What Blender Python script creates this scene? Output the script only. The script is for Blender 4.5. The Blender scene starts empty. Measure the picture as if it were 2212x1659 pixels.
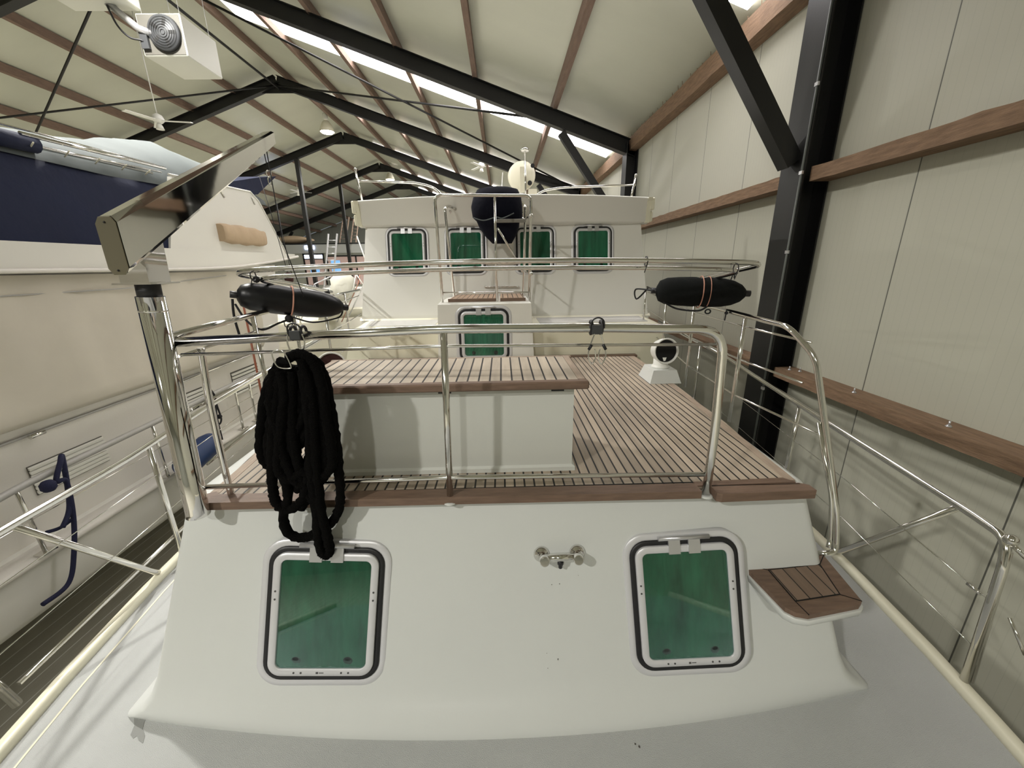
import bpy, math, random
from mathutils import Vector, Matrix
random.seed(7)
SC = bpy.context.scene
COL = SC.collection
PI = math.pi
# ------------------------------------------------------------------ camera
F = 844.0; W, H = 2212, 1659
CAM = Vector((0, 0, 3.3))
def cam_axes(pitch, yaw, roll):
    cp, sp, cy, sy = math.cos(pitch), math.sin(pitch), math.cos(yaw), math.sin(yaw)
    f = Vector((sy*cp, cy*cp, -sp)); r = Vector((cy, -sy, 0)); u = r.cross(f)
    cr, sr = math.cos(roll), math.sin(roll)
    return cr*r+sr*u, -sr*r+cr*u, f
RT, UP, FW = cam_axes(math.radians(16.77), math.radians(1.17), math.radians(-.9))
cd = bpy.data.cameras.new('camera'); co = bpy.data.objects.new('camera', cd); COL.objects.link(co)
cd.sensor_fit = 'HORIZONTAL'; cd.sensor_width = 36; cd.lens = 36*F/W; cd.clip_start = .02; cd.clip_end = 200
co.matrix_world = Matrix(((RT.x, UP.x, -FW.x, CAM.x), (RT.y, UP.y, -FW.y, CAM.y), (RT.z, UP.z, -FW.z, CAM.z), (0, 0, 0, 1)))
SC.camera = co
SC.view_settings.view_transform = 'Standard'; SC.view_settings.look = 'None'
SC.view_settings.exposure = .56; SC.view_settings.gamma = 1
wd = bpy.data.worlds.new('world'); SC.world = wd; wd.use_nodes = True
wd.node_tree.nodes['Background'].inputs[0].default_value = (.5, .55, .6, 1); wd.node_tree.nodes['Background'].inputs[1].default_value = .3
LAMP_E = 520; SKY_E = 6.0
# measuring aids: the point where a sight line meets a plane of the place
def ray(x, y): return RT*((x-1106)/F) - UP*((y-829.5)/F) + FW
def aX(x, y, X): d = ray(x, y); return CAM+d*(X/d.x)
def aY(x, y, Y): d = ray(x, y); return CAM+d*(Y/d.y)
def aZ(x, y, Z): d = ray(x, y); return CAM+d*((Z-3.3)/d.z)
V = Vector
# ------------------------------------------------------------------ mesh building
class MB:
    def __init__(s): s.v = []; s.f = []; s.fl = set()
    def add(s, vs, fs, flat=True):
        o = len(s.v); s.v += [tuple(v) for v in vs]
        for f in fs:
            if flat: s.fl.add(len(s.f))
            s.f.append([i+o for i in f])
        return s
    def box(s, x0, x1, y0, y1, z0, z1):
        return s.obox(V(((x0+x1)/2, (y0+y1)/2, (z0+z1)/2)), V(((x1-x0)/2, 0, 0)), V((0, (y1-y0)/2, 0)), V((0, 0, (z1-z0)/2)))
    def obox(s, c, a, b, d, bev=0.0):
        c = V(c); a = V(a); b = V(b); d = V(d)
        if bev:
            la, lb, ld = a.length, b.length, d.length
            m = min(bev, la*.45, lb*.45, ld*.45); vs = []; idx = {}
            for i in (-1, 1):
                for j in (-1, 1):
                    for k in (-1, 1):
                        for w in range(3):
                            sa, sb, sd = (1-(m/la if w != 0 else 0)), (1-(m/lb if w != 1 else 0)), (1-(m/ld if w != 2 else 0))
                            idx[i, j, k, w] = len(vs); vs.append(c+a*i*sa+b*j*sb+d*k*sd)
            fs = []
            for i in (-1, 1): fs.append([idx[i, -1, -1, 0], idx[i, 1, -1, 0], idx[i, 1, 1, 0], idx[i, -1, 1, 0]])
            for j in (-1, 1): fs.append([idx[-1, j, -1, 1], idx[1, j, -1, 1], idx[1, j, 1, 1], idx[-1, j, 1, 1]])
            for k in (-1, 1): fs.append([idx[-1, -1, k, 2], idx[1, -1, k, 2], idx[1, 1, k, 2], idx[-1, 1, k, 2]])
            for i in (-1, 1):
                for j in (-1, 1): fs.append([idx[i, j, -1, 0], idx[i, j, 1, 0], idx[i, j, 1, 1], idx[i, j, -1, 1]])
            for i in (-1, 1):
                for k in (-1, 1): fs.append([idx[i, -1, k, 0], idx[i, 1, k, 0], idx[i, 1, k, 2], idx[i, -1, k, 2]])
            for j in (-1, 1):
                for k in (-1, 1): fs.append([idx[-1, j, k, 1], idx[1, j, k, 1], idx[1, j, k, 2], idx[-1, j, k, 2]])
            for i in (-1, 1):
                for j in (-1, 1):
                    for k in (-1, 1): fs.append([idx[i, j, k, 0], idx[i, j, k, 1], idx[i, j, k, 2]])
            return s.add(vs, fs)
        vs = [c+a*i+b*j+d*k for i in (-1, 1) for j in (-1, 1) for k in (-1, 1)]
        return s.add(vs, [[0, 1, 3, 2], [4, 6, 7, 5], [0, 4, 5, 1], [2, 3, 7, 6], [0, 2, 6, 4], [1, 5, 7, 3]])
    def bar(s, p, q, w, h, up=V((0, 0, 1)), bev=0.0):
        p = V(p); q = V(q); t = (q-p); L = t.length; t = t/L
        sd = t.cross(up).normalized(); u = sd.cross(t)
        return s.obox((p+q)/2, t*L/2, sd*w/2, u*h/2, bev)
    def prism(s, poly, vec):
        n = len(poly); vec = V(vec)
        return s.add([V(p) for p in poly]+[V(p)+vec for p in poly], [list(range(n)), list(range(2*n-1, n-1, -1))]+[[i, (i+1) % n, (i+1) % n+n, i+n] for i in range(n)])
    def loft(s, rings, closed=True, caps=True, flat=False):
        n = len(rings[0]); o = [p for r in rings for p in r]; fs = []
        for k in range(len(rings)-1):
            for i in range(n if closed else n-1):
                j = (i+1) % n; fs.append([k*n+i, k*n+j, (k+1)*n+j, (k+1)*n+i])
        b = len(s.v); s.add(o, fs, flat)
        if caps:
            s.add([], [[b+i for i in range(n)]][:0])
            s.fl.add(len(s.f)); s.f.append([b+i for i in range(n)][::-1])
            s.fl.add(len(s.f)); s.f.append([b+(len(rings)-1)*n+i for i in range(n)])
        return s
    def tube(s, pts, r, n=12, closed=False, rf=None):
        pts = [V(p) for p in pts]; N = len(pts)
        if N < 2: return s
        up = None; rings = []
        for i in range(N):
            if closed: t = pts[(i+1) % N]-pts[i-1]
            else: t = pts[min(i+1, N-1)]-pts[max(i-1, 0)]
            t = t.normalized() if t.length > 1e-9 else V((0, 0, 1))
            if up is None:
                up = t.cross(V((0, 0, 1)))
                if up.length < 1e-3: up = t.cross(V((1, 0, 0)))
                up.normalize()
            up = (up-t*up.dot(t)).normalized(); b = t.cross(up)
            rr = [(r if rf is None else rf(i, k)) for k in range(n)]
            rings.append([pts[i]+(up*math.cos(2*PI*k/n)+b*math.sin(2*PI*k/n))*rr[k] for k in range(n)])
        if closed: rings.append(rings[0])
        return s.loft(rings, True, not closed)
    def lathe(s, prof, origin, axis=V((0, 0, 1)), n=24, caps=True):
        origin = V(origin); axis = V(axis).normalized(); u = axis.cross(V((0, 1, 0)))
        if u.length < 1e-3: u = axis.cross(V((1, 0, 0)))
        u.normalize(); b = axis.cross(u)
        return s.loft([[origin+axis*h+(u*math.cos(2*PI*k/n)+b*math.sin(2*PI*k/n))*r for k in range(n)] for r, h in prof], True, caps)
    def sphere(s, c, r, n=16, sc=(1, 1, 1)):
        c = V(c); rings = []
        m = n//2
        for i in range(m+1):
            a = PI*i/m; rr = max(math.sin(a), 1e-4)
            rings.append([c+V((r*sc[0]*rr*math.cos(2*PI*k/n), r*sc[1]*rr*math.sin(2*PI*k/n), r*sc[2]*math.cos(a))) for k in range(n)])
        return s.loft(rings, True, True)
ROOT = {}
def props(o, label=None, cat=None, group=None, kind=None):
    if label: o['label'] = label
    if cat: o['category'] = cat
    if group: o['group'] = group
    if kind: o['kind'] = kind
    return o
def obj(name, mb, mat, parent=None, label=None, cat=None, group=None, kind=None, flat=False):
    me = bpy.data.meshes.new(name)
    if parent is None:
        xs = [v[0] for v in mb.v]; ys = [v[1] for v in mb.v]; zs = [v[2] for v in mb.v]
        off = V(((min(xs)+max(xs))/2, (min(ys)+max(ys))/2, min(zs)))
    else: off = ROOT[parent.name]
    me.from_pydata([tuple(V(v)-off) for v in mb.v], [], mb.f)
    import bmesh
    fl = mb.fl
    for p in me.polygons: p.use_smooth = not (flat or p.index in fl)
    bm = bmesh.new(); bm.from_mesh(me); bmesh.ops.recalc_face_normals(bm, faces=bm.faces); bm.to_mesh(me); bm.free()
    me.materials.append(mat)
    o = bpy.data.objects.new(name, me); COL.objects.link(o)
    if parent is None: o.location = off
    else: o.parent = parent
    ROOT[o.name] = off
    return props(o, label, cat, group, kind)
def root(name, loc, label, cat, group=None, kind=None):
    o = bpy.data.objects.new(name, None); COL.objects.link(o); o.location = loc; ROOT[o.name] = V(loc); o.empty_display_size = .1
    return props(o, label, cat, group, kind)
def copy_tree(o, parent=None):
    c = o.copy(); COL.objects.link(c); ROOT[c.name] = ROOT[o.name]
    if parent: c.parent = parent
    for ch in list(o.children): copy_tree(ch, c)
    return c
def fillet(pts, rad, n=6):
    pts = [V(p) for p in pts]; out = [pts[0]]
    for i in range(1, len(pts)-1):
        a, b, c = pts[i-1], pts[i], pts[i+1]; d1 = (a-b); d2 = (c-b); l = min(rad, d1.length*.48, d2.length*.48)
        p0 = b+d1.normalized()*l; p2 = b+d2.normalized()*l
        for k in range(n+1):
            t = k/n; out.append(p0*(1-t)**2+b*2*t*(1-t)+p2*t*t)
    return out+[pts[-1]]
def smooth(pts, sub=8, closed=False):
    pts = [V(p) for p in pts]; N = len(pts); out = []
    for i in range(N if closed else N-1):
        g = (lambda k: pts[k % N]) if closed else (lambda k: pts[max(0, min(N-1, k))])
        p0, p1, p2, p3 = g(i-1), g(i), g(i+1), g(i+2)
        for k in range(sub):
            t = k/sub
            out.append(.5*((2*p1)+(p2-p0)*t+(2*p0-5*p1+4*p2-p3)*t*t+(3*p1-p0-3*p2+p3)*t**3))
    if not closed: out.append(pts[-1])
    return out
# ------------------------------------------------------------------ materials
def mat(name, col, rough=.5, metal=0., bump=0., bscale=30., var=0., vscale=4., spec=.5, vst=(1, 1, 1), coat=0.):
    m = bpy.data.materials.new(name); m.use_nodes = True; nt = m.node_tree; N = nt.nodes; L = nt.links; b = N['Principled BSDF']
    b.inputs['Base Color'].default_value = (*col, 1); b.inputs['Roughness'].default_value = rough; b.inputs['Metallic'].default_value = metal
    b.inputs['Specular IOR Level'].default_value = spec; b.inputs['Coat Weight'].default_value = coat
    g = N.new('ShaderNodeNewGeometry'); mp = N.new('ShaderNodeMapping'); L.new(g.outputs['Position'], mp.inputs[0]); mp.inputs['Scale'].default_value = vst
    if var:
        no = N.new('ShaderNodeTexNoise'); no.inputs['Scale'].default_value = vscale; no.inputs['Detail'].default_value = 6; L.new(mp.outputs[0], no.inputs[0])
        mx = N.new('ShaderNodeMix'); mx.data_type = 'RGBA'; L.new(no.outputs['Fac'], mx.inputs[0])
        mx.inputs[6].default_value = (*[max(0, c*(1-var)) for c in col], 1); mx.inputs[7].default_value = (*[min(1, c*(1+var)) for c in col], 1); L.new(mx.outputs[2], b.inputs['Base Color'])
    if bump:
        nb = N.new('ShaderNodeTexNoise'); nb.inputs['Scale'].default_value = bscale; nb.inputs['Detail'].default_value = 4; L.new(mp.outputs[0], nb.inputs[0])
        bp = N.new('ShaderNodeBump'); bp.inputs['Strength'].default_value = bump; bp.inputs['Distance'].default_value = .01; L.new(nb.outputs['Fac'], bp.inputs['Height']); L.new(bp.outputs[0], b.inputs['Normal'])
    return m
def node(nt, t, **k):
    n = nt.nodes.new(t)
    for a, v in k.items(): setattr(n, a, v)
    return n
def mth(nt, op, a, b=None):
    n = nt.nodes.new('ShaderNodeMath'); n.operation = op
    for i, x in enumerate((a, b)):
        if x is None: continue
        if hasattr(x, 'links'): nt.links.new(x, n.inputs[i])
        else: n.inputs[i].default_value = x
    return n.outputs[0]
def planks(name, col, axis, spacing, gap, line=(.008, .007, .006), off=0., var=.35, rough=.6):
    """boards running along the other axis, dark caulk of width gap every spacing"""
    m = bpy.data.materials.new(name); m.use_nodes = True; nt = m.node_tree; N = nt.nodes; L = nt.links; b = N['Principled BSDF']; b.inputs['Roughness'].default_value = rough
    g = N.new('ShaderNodeNewGeometry'); sp = N.new('ShaderNodeSeparateXYZ'); L.new(g.outputs['Position'], sp.inputs[0])
    c = sp.outputs['XYZ'.index(axis)]
    q = mth(nt, 'DIVIDE', mth(nt, 'ADD', c, off+50*spacing), spacing)
    fr = mth(nt, 'FRACT', q); ln = mth(nt, 'LESS_THAN', fr, gap/spacing); fl = mth(nt, 'FLOOR', q)
    wn = N.new('ShaderNodeTexWhiteNoise'); wn.noise_dimensions = '1D'; L.new(fl, wn.inputs['W'])
    mp = N.new('ShaderNodeMapping'); L.new(g.outputs['Position'], mp.inputs[0])
    sc = {'X': (40, 3, 40), 'Y': (3, 40, 40), 'Z': (3, 3, 60)}[axis]; mp.inputs['Scale'].default_value = sc
    no = N.new('ShaderNodeTexNoise'); no.inputs['Scale'].default_value = 1.; no.inputs['Detail'].default_value = 8; L.new(mp.outputs[0], no.inputs[0])
    n2 = N.new('ShaderNodeTexNoise'); n2.inputs['Scale'].default_value = 3.; n2.inputs['Detail'].default_value = 5; L.new(g.outputs['Position'], n2.inputs[0])
    k = mth(nt, 'ADD', mth(nt, 'MULTIPLY', no.outputs['Fac'], .55), mth(nt, 'ADD', mth(nt, 'MULTIPLY', wn.outputs['Value'], .25), mth(nt, 'MULTIPLY', n2.outputs['Fac'], .35)))
    mx = N.new('ShaderNodeMix'); mx.data_type = 'RGBA'; L.new(k, mx.inputs[0])
    mx.inputs[6].default_value = (*[x*(1-var*1.3) for x in col], 1); mx.inputs[7].default_value = (*[x*(1+var) for x in col], 1)
    m2 = N.new('ShaderNodeMix'); m2.data_type = 'RGBA'; L.new(ln, m2.inputs[0]); L.new(mx.outputs[2], m2.inputs[6]); m2.inputs[7].default_value = (*line, 1)
    L.new(m2.outputs[2], b.inputs['Base Color'])
    bp = N.new('ShaderNodeBump'); bp.inputs['Strength'].default_value = .4; bp.inputs['Distance'].default_value = .003; bp.invert = True; L.new(ln, bp.inputs['Height']); L.new(bp.outputs[0], b.inputs['Normal'])
    return m
def emis(name, col, s):
    m = bpy.data.materials.new(name); m.use_nodes = True; b = m.node_tree.nodes['Principled BSDF']
    b.inputs['Base Color'].default_value = (*col, 1); b.inputs['Emission Color'].default_value = (*col, 1); b.inputs['Emission Strength'].default_value = s
    return m
def wall_mat(name, col, axis='Y', seam=1.17, off=0., fine=.06):
    m = bpy.data.materials.new(name); m.use_nodes = True; nt = m.node_tree; N = nt.nodes; L = nt.links; b = N['Principled BSDF']; b.inputs['Roughness'].default_value = .45
    g = N.new('ShaderNodeNewGeometry'); sp = N.new('ShaderNodeSeparateXYZ'); L.new(g.outputs['Position'], sp.inputs[0]); c = sp.outputs['XYZ'.index(axis)]
    fr = mth(nt, 'FRACT', mth(nt, 'DIVIDE', mth(nt, 'ADD', c, off+100*seam), seam)); ln = mth(nt, 'LESS_THAN', fr, .010/seam)
    f2 = mth(nt, 'FRACT', mth(nt, 'DIVIDE', mth(nt, 'ADD', c, 50.), fine)); l2 = mth(nt, 'LESS_THAN', f2, .07)
    n2 = N.new('ShaderNodeTexNoise'); n2.inputs['Scale'].default_value = 1.1; n2.inputs['Detail'].default_value = 3; L.new(g.outputs['Position'], n2.inputs[0])
    mx = N.new('ShaderNodeMix'); mx.data_type = 'RGBA'; L.new(n2.outputs['Fac'], mx.inputs[0]); mx.inputs[6].default_value = (*[x*.95 for x in col], 1); mx.inputs[7].default_value = (*[x*1.05 for x in col], 1)
    m2 = N.new('ShaderNodeMix'); m2.data_type = 'RGBA'; L.new(mth(nt, 'MULTIPLY', l2, .09), m2.inputs[0]); L.new(mx.outputs[2], m2.inputs[6]); m2.inputs[7].default_value = (.1, .1, .09, 1)
    m3 = N.new('ShaderNodeMix'); m3.data_type = 'RGBA'; L.new(mth(nt, 'MULTIPLY', ln, .85), m3.inputs[0]); L.new(m2.outputs[2], m3.inputs[6]); m3.inputs[7].default_value = (.05, .05, .045, 1)
    L.new(m3.outputs[2], b.inputs['Base Color'])
    return m
M = {}
M['wall'] = wall_mat('wall_panel', (.45, .445, .37), 'Y', 1.17, -.865)
M['wall_end'] = wall_mat('wall_panel_end', (.30, .31, .27), 'X', 1.2)
M['roof'] = mat('roof_panel', (.52, .53, .44), .30, 0, .25, 1.2, .08, .7, .6, (1, 2.5, 1))
M['steel'] = mat('black_painted_steel', (.006, .006, .006), .45, 0, .05, 60)
M['wood'] = mat('rough_brown_timber', (.21, .135, .085), .8, 0, .5, 25, .55, 6, .3, (8, 1, 8))
M['wooddark'] = mat('purlin_timber', (.19, .13, .10), .8, 0, .4, 25, .35, 5, .3, (6, 1, 6))
M['sky'] = emis('translucent_roof_strip', (1., .96, .97), SKY_E)
M['floor'] = planks('jetty_boards', (.50, .48, .40), 'X', .15, .011, (.85, .85, .8), 0, .2, .7)
M['gel'] = mat('cream_gelcoat', (.63, .645, .625), .33, 0, .03, 120, .025, 2.5)
M['gelw'] = mat('white_gelcoat', (.80, .79, .74), .3, 0, .02, 100, .02, 2)
M['trim'] = mat('pale_cream_paint', (.78, .75, .60), .35, 0, .02, 80)
M['deck'] = mat('grey_nonskid_deck', (.50, .51, .505), .75, 0, .5, 350, .10, 3)
M['ledge'] = mat('grey_nonskid_ledge', (.50, .49, .46), .7, 0, .4, 350, .05, 5)
M['chrome'] = mat('polished_stainless', (.74, .73, .70), .10, 1., .02, 8)
M['mirror'] = mat('mirror_stainless', (.80, .79, .78), .045, 1., .04, 3)
M['alu'] = mat('satin_aluminium', (.60, .60, .62), .32, .75)
M['aluw'] = mat('white_aluminium', (.66, .66, .68), .35, .25)
M['black'] = mat('black_rubber', (.010, .010, .012), .45)
M['fender'] = mat('black_fender_vinyl', (.004, .0045, .006), .36, 0, .05, 40, spec=.35)
M['fleece'] = mat('black_fender_sock', (.006, .007, .007), .9, 0, .5, 300, spec=.2)
M['rope'] = mat('black_braided_rope', (.003, .0028, .0026), .95, 0, .8, 250, spec=.08)
M['teak'] = planks('teak_deck_planking', (.37, .305, .235), 'X', .0465, .0085, off=.012, var=.5)
M['teakb'] = planks('teak_bench_planking', (.48, .41, .325), 'X', .052, .008, off=.02, var=.45)
M['teaks'] = planks('teak_step_planking', (.21, .145, .105), 'X', .062, .005, off=.02)
M['teakpod'] = planks('teak_platform_planking', (.36, .25, .175), 'X', .055, .008)
M['teaksolid'] = mat('teak_edge_board', (.17, .11, .078), .5, 0, .2, 40, .45, 5, .4, (2, 14, 14))
M['teaklight'] = mat('teak_margin_board', (.36, .28, .215), .6, 0, .2, 40, .35, 5, .4, (14, 2, 14))
M['navy'] = mat('navy_canvas', (.001, .005, .030), .85, 0, .6, 9, .25, 3)
M['navyd'] = mat('dark_navy_canvas', (.002, .0025, .009), .85, 0, .8, 14, spec=.2)
M['greycv'] = mat('pale_grey_canvas', (.10, .115, .115), .85, 0, .5, 4, .06, 3)
M['tarp'] = mat('beige_canvas', (.56, .52, .44), .85, 0, .5, 3.5, .12, 2.2)
M['tan'] = mat('tan_canvas', (.48, .36, .24), .85, 0, .5, 8, .1, 6)
M['cyacht'] = mat('neighbour_white_gelcoat', (.72, .705, .65), .35, 0, .02, 90, .03, 2)
M['cyachtd'] = mat('neighbour_side_gelcoat', (.72, .69, .64), .45, 0, .1, 90, .04, 2)
M['railgrey'] = mat('grey_sleeved_rail', (.40, .39, .37), .5, .2, .2, 60)
M['bluef'] = mat('blue_fender_vinyl', (.01, .035, .12), .45)
M['navyrope'] = mat('navy_dock_line', (.008, .010, .045), .8, 0, .5, 200)
M['blackrope'] = mat('black_line', (.008, .008, .01), .8)
M['pink'] = mat('salmon_cord', (.60, .30, .22), .7)
M['red'] = mat('dark_red_lining', (.035, .006, .006), .8)
M['hole'] = mat('black_opening', (.003, .003, .003), .9)
M['white'] = mat('white_paint', (.80, .80, .76), .4)
M['cream'] = mat('cream_plastic', (.66, .63, .50), .45)
M['whiteb'] = mat('white_sheet_metal', (.62, .62, .55), .4)
M['greym'] = mat('grey_sheet_metal', (.11, .105, .09), .5, .2)
M['dkgrey'] = mat('dark_grey_grille', (.04, .042, .045), .5)
M['brownp'] = mat('varnished_pole', (.22, .06, .025), .4)
M['dirt'] = mat('dark_dirt', (.10, .09, .08), .8)
M['stain'] = mat('grey_deck_stain', (.27, .275, .265), .8)
M['screw'] = mat('dark_screw', (.10, .10, .10), .4, .5)
M['olive'] = mat('olive_reflecting_plate', (.22, .20, .14), .35, .6)
M['curtain'] = mat('green_curtain_cloth', (.036, .150, .100), .9, 0, .3, 60, 1.9, 13, .3, (1, 1, .06))  # vertical noise bands put pleat shading into the cloth colour
M['frost'] = mat('bulb_glass', (.8, .8, .75), .2)
M['lampon'] = emis('lit_lamp_glass', (1., .95, .80), 14)
M['exit'] = emis('lit_sign', (.55, .65, 1.), 6)
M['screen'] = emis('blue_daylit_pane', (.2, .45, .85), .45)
M['pinkw'] = emis('warm_lit_office', (.45, .32, .29), .16)
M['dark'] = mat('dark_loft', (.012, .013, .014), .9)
def glass():
    m = bpy.data.materials.new('tinted_window_glass'); m.use_nodes = True; nt = m.node_tree; N = nt.nodes; L = nt.links
    for n in list(N): N.remove(n)
    out = N.new('ShaderNodeOutputMaterial'); mx = N.new('ShaderNodeMixShader'); t = N.new('ShaderNodeBsdfTransparent'); t.inputs[0].default_value = (.75, .92, .85, 1)
    gl = N.new('ShaderNodeBsdfGlossy'); gl.inputs['Roughness'].default_value = .02; gl.inputs[0].default_value = (.9, .95, 1, 1)
    fr = N.new('ShaderNodeFresnel'); fr.inputs[0].default_value = 1.5
    L.new(fr.outputs[0], mx.inputs[0]); L.new(t.outputs[0], mx.inputs[1]); L.new(gl.outputs[0], mx.inputs[2]); L.new(mx.outputs[0], out.inputs[0])
    return m
M['glass'] = glass()

# ================================================================== THE HALL
XW = 3.16; XL = -18.26; XR = -7.55; Y0, Y1 = -13.5, 39.0
SL = .342
def zr(X, dz=0.): return 5.97+SL*(3.16-X)+dz if X >= XR else 5.97+SL*(3.16-XR)-SL*(XR-X)+dz
obj('floor', MB().box(XL-.1, XW+.1, Y0, Y1, -.15, 0), M['floor'], kind='structure')
obj('wall_right', MB().box(XW, XW+.12, Y0, Y1, 0, zr(XW, .22)), M['wall'], kind='structure')
obj('wall_left', MB().box(XL-.12, XL, Y0, Y1, 0, zr(XL, .22)), M['wall'], kind='structure')
for nm, y in (('wall_far', Y1), ('wall_near', Y0-.1)):
    obj(nm, MB().prism([(XL, y, 0), (XW, y, 0), (XW, y, zr(XW, .2)), (XR, y, zr(XR, .2)), (XL, y, zr(XL, .2))], (0, .1, 0)), M['wall_end'], kind='structure')
mb = MB()
mb.prism([(XW+.12, Y0, zr(XW, .2)), (XR, Y0, zr(XR, .2)), (XL-.12, Y0, zr(XL, .2)), (XL-.12, Y0, zr(XL, .32)), (XR, Y0, zr(XR, .34)), (XW+.12, Y0, zr(XW, .32))], (0, Y1-Y0, 0))
obj('ceiling', mb, M['roof'], kind='structure')
FY = [4.24+5.85*k for k in range(-3, 6)]
k = 1
for y in FY[3:]:
    a, w = (.60, .85) if k == 1 else (1.25, .98)
    obj('window_%d' % k, MB().prism([(3.0, y+a, zr(3.0, .165)), (XR+1.0, y+a, zr(XR+1.0, .165)), (XR+1.0, y+a, zr(XR+1.0, .185)), (3.0, y+a, zr(3.0, .185))], (0, w, 0)), M['sky'], kind='structure'); k += 1
# portal frames
def ibeam(mb, p, q, b, h, side, tf=.014, tw=.010):
    """I section from p to q; side = direction of the flange width"""
    p = V(p); q = V(q); t = (q-p).normalized(); side = V(side); u = side.cross(t).normalized()
    c = (p+q)/2; L = (q-p).length/2
    mb.obox(c, t*L, side*tw/2, u*(h/2-tf)); mb.obox(c+u*(h/2-tf/2), t*L, side*b/2, u*tf/2); mb.obox(c-u*(h/2-tf/2), t*L, side*b/2, u*tf/2)
    return mb
def frame(y, label):
    r = root('steel_portal_frame', (XR, y, 0), label, 'steel frame')
    S = V((0, 1, 0))
    for sgn, xw in ((1, XW), (-1, XL)):
        xc = xw-sgn*.14
        col = ibeam(MB(), (xc, y, 0), (xc, y, zr(xw)-.02), .34, .26, S)
        obj('column', col, M['steel'], r)
        ft = -.16
        raf = ibeam(MB(), (xw-sgn*.02, y, zr(xw, ft)), (XR, y, zr(XR, ft)), .20, .31, S)
        obj('rafter', raf, M['steel'], r)
        br = MB().bar((xw-sgn*.30, y, 4.22), (xw-sgn*1.75, y, 6.17), .16, .15, S)
        obj('knee_brace', br, M['steel'], r)
    pl = MB().box(XR-.55, XR+.55, y-.012, y+.012, zr(XR)-.52, zr(XR)-.30)
    for sx in (-1, 1):
        for kk in range(3): pl.lathe([(.018, 0), (.018, .03)], (XR+sx*.06, y-.04, zr(XR)-.12-.09*kk), V((0, 1, 0)), 8)
    obj('apex_plate', pl, M['steel'], r)
    return r
names = {0: 'black steel portal frame behind the camera, column by the rail', 3: 'nearest black steel frame, its wide column standing right of the davit deck', 4: 'second black steel frame with the long thick rafter crossing the top centre',
         5: 'third black steel frame, apex above the blue canopy yacht', 6: 'fourth black steel frame, apex just right of the lit bell lamp', 7: 'fifth black steel frame, apex behind the small far bell lamp', 8: 'farthest black steel frame near the back loft'}
for i, y in enumerate(FY):
    if i in (0, 1, 2): continue
    frame(y, names[i])
# conduit pipe on the near column
mb = MB().tube([(2.885, 4.09, .05), (2.885, 4.09, 5.9)], .012, 8)
cp = root('conduit_pipe', (2.885, 4.09, .05), 'thin grey conduit pipe clipped to the nearest black column', 'pipe')
obj('pipe', mb, mat('grey_conduit', (.10, .11, .10), .5), cp)
mb = MB()
for kk in range(8): mb.box(2.872, 2.90, 4.07, 4.11, .5+kk*.72, .53+kk*.72)
obj('clip', mb, M['alu'], cp)
# interior posts
for (x, y, lab) in ((-9.95, FY[6], 'slim black steel post under the fourth frame, beside the ladders'), (-10.15, FY[7], 'slim black steel post under the fifth frame, by the wheelhouse')):
    mb = MB().box(x-.09, x+.09, y-.09, y+.09, 0, zr(x, -.33)); mb.box(x-.16, x+.16, y-.16, y+.16, 0, .02)
    obj('steel_post', mb, M['steel'], None, lab, 'post')
# purlins
ords = ['first', 'second', 'third', 'fourth', 'fifth', 'sixth', 'seventh']
for i, x in enumerate([1.25, -.50, -2.15, -3.85, -5.5, -7.15]):
    z = zr(x)
    obj('roof_purlin', MB().prism([(x-.05, Y0, z), (x+.05, Y0, z-.012), (x+.05, Y0, z+.19), (x-.05, Y0, z+.2)], (0, Y1-Y0, 0)), M['wooddark'], None, '%s brown timber purlin up the right roof slope, counted from the eave' % ords[i], 'purlin')
for i, x in enumerate([-16.6, -15.15, -13.65, -12.15, -10.6, -9.05]):
    z = zr(x)
    obj('roof_purlin', MB().prism([(x-.05, Y0, z-.012), (x+.05, Y0, z), (x+.05, Y0, z+.2), (x-.05, Y0, z+.19)], (0, Y1-Y0, 0)), M['wooddark'], None, '%s brown timber purlin up the left roof slope, counted from the eave' % ords[i], 'purlin')
# eave beam, broken up by bays, with splinters
random.seed(3)
mb = MB()
seg = 90; rings = []
for k in range(seg+1):
    y = Y0+(Y1-Y0)*k/seg; j = lambda a: random.uniform(-a, a)
    rings.append([(2.98+j(.008), y, 5.81+j(.012)), (3.155, y, 5.79), (3.155, y, 6.10), (2.98+j(.008), y, 6.07+j(.015))])
mb.loft(rings, True, True, True)
for k in range(70):
    y = 2.5+k*.22+random.uniform(-.05, .05); h = random.uniform(.02, .07)
    mb.prism([(2.985, y, 6.06), (2.985, y+.012, 6.06), (2.975, y+.006, 6.06+h)], (.006, 0, 0))
obj('eave_beam', mb, M['wood'], None, 'rough brown timber beam along the top of the right wall', 'beam')
# wall girts
def girt(y0, y1, zt, h, label, bolts=()):
    r = root('wall_girt', (3.05, (y0+y1)/2, zt-h), label, 'beam'); rings = []; n = max(6, int((y1-y0)/.15))
    for k in range(n+1):
        y = y0+(y1-y0)*k/n; j = lambda a: random.uniform(-a, a)
        rings.append([(2.955+j(.004), y, zt-h+j(.004)), (3.155, y, zt-h), (3.155, y, zt), (2.955+j(.004), y, zt+j(.005))])
    obj('plank', MB().loft(rings, True, True, True), M['wood'], r)
    if bolts:
        mb = MB()
        for (x, y) in bolts:
            mb.lathe([(.018, 0), (.018, .004), (.012, .005), (.012, .012)], (x, y, zt), V((0, 0, 1)), 12); mb.lathe([(.006, 0), (.006, .03)], (x, y, zt+.01), V((0, 0, 1)), 8)
        obj('bolt', mb, M['alu'], r)
bays = [(-1.45, 4.07, 'near'), (4.42, 9.92, 'middle'), (10.27, 15.77, 'far')]
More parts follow.
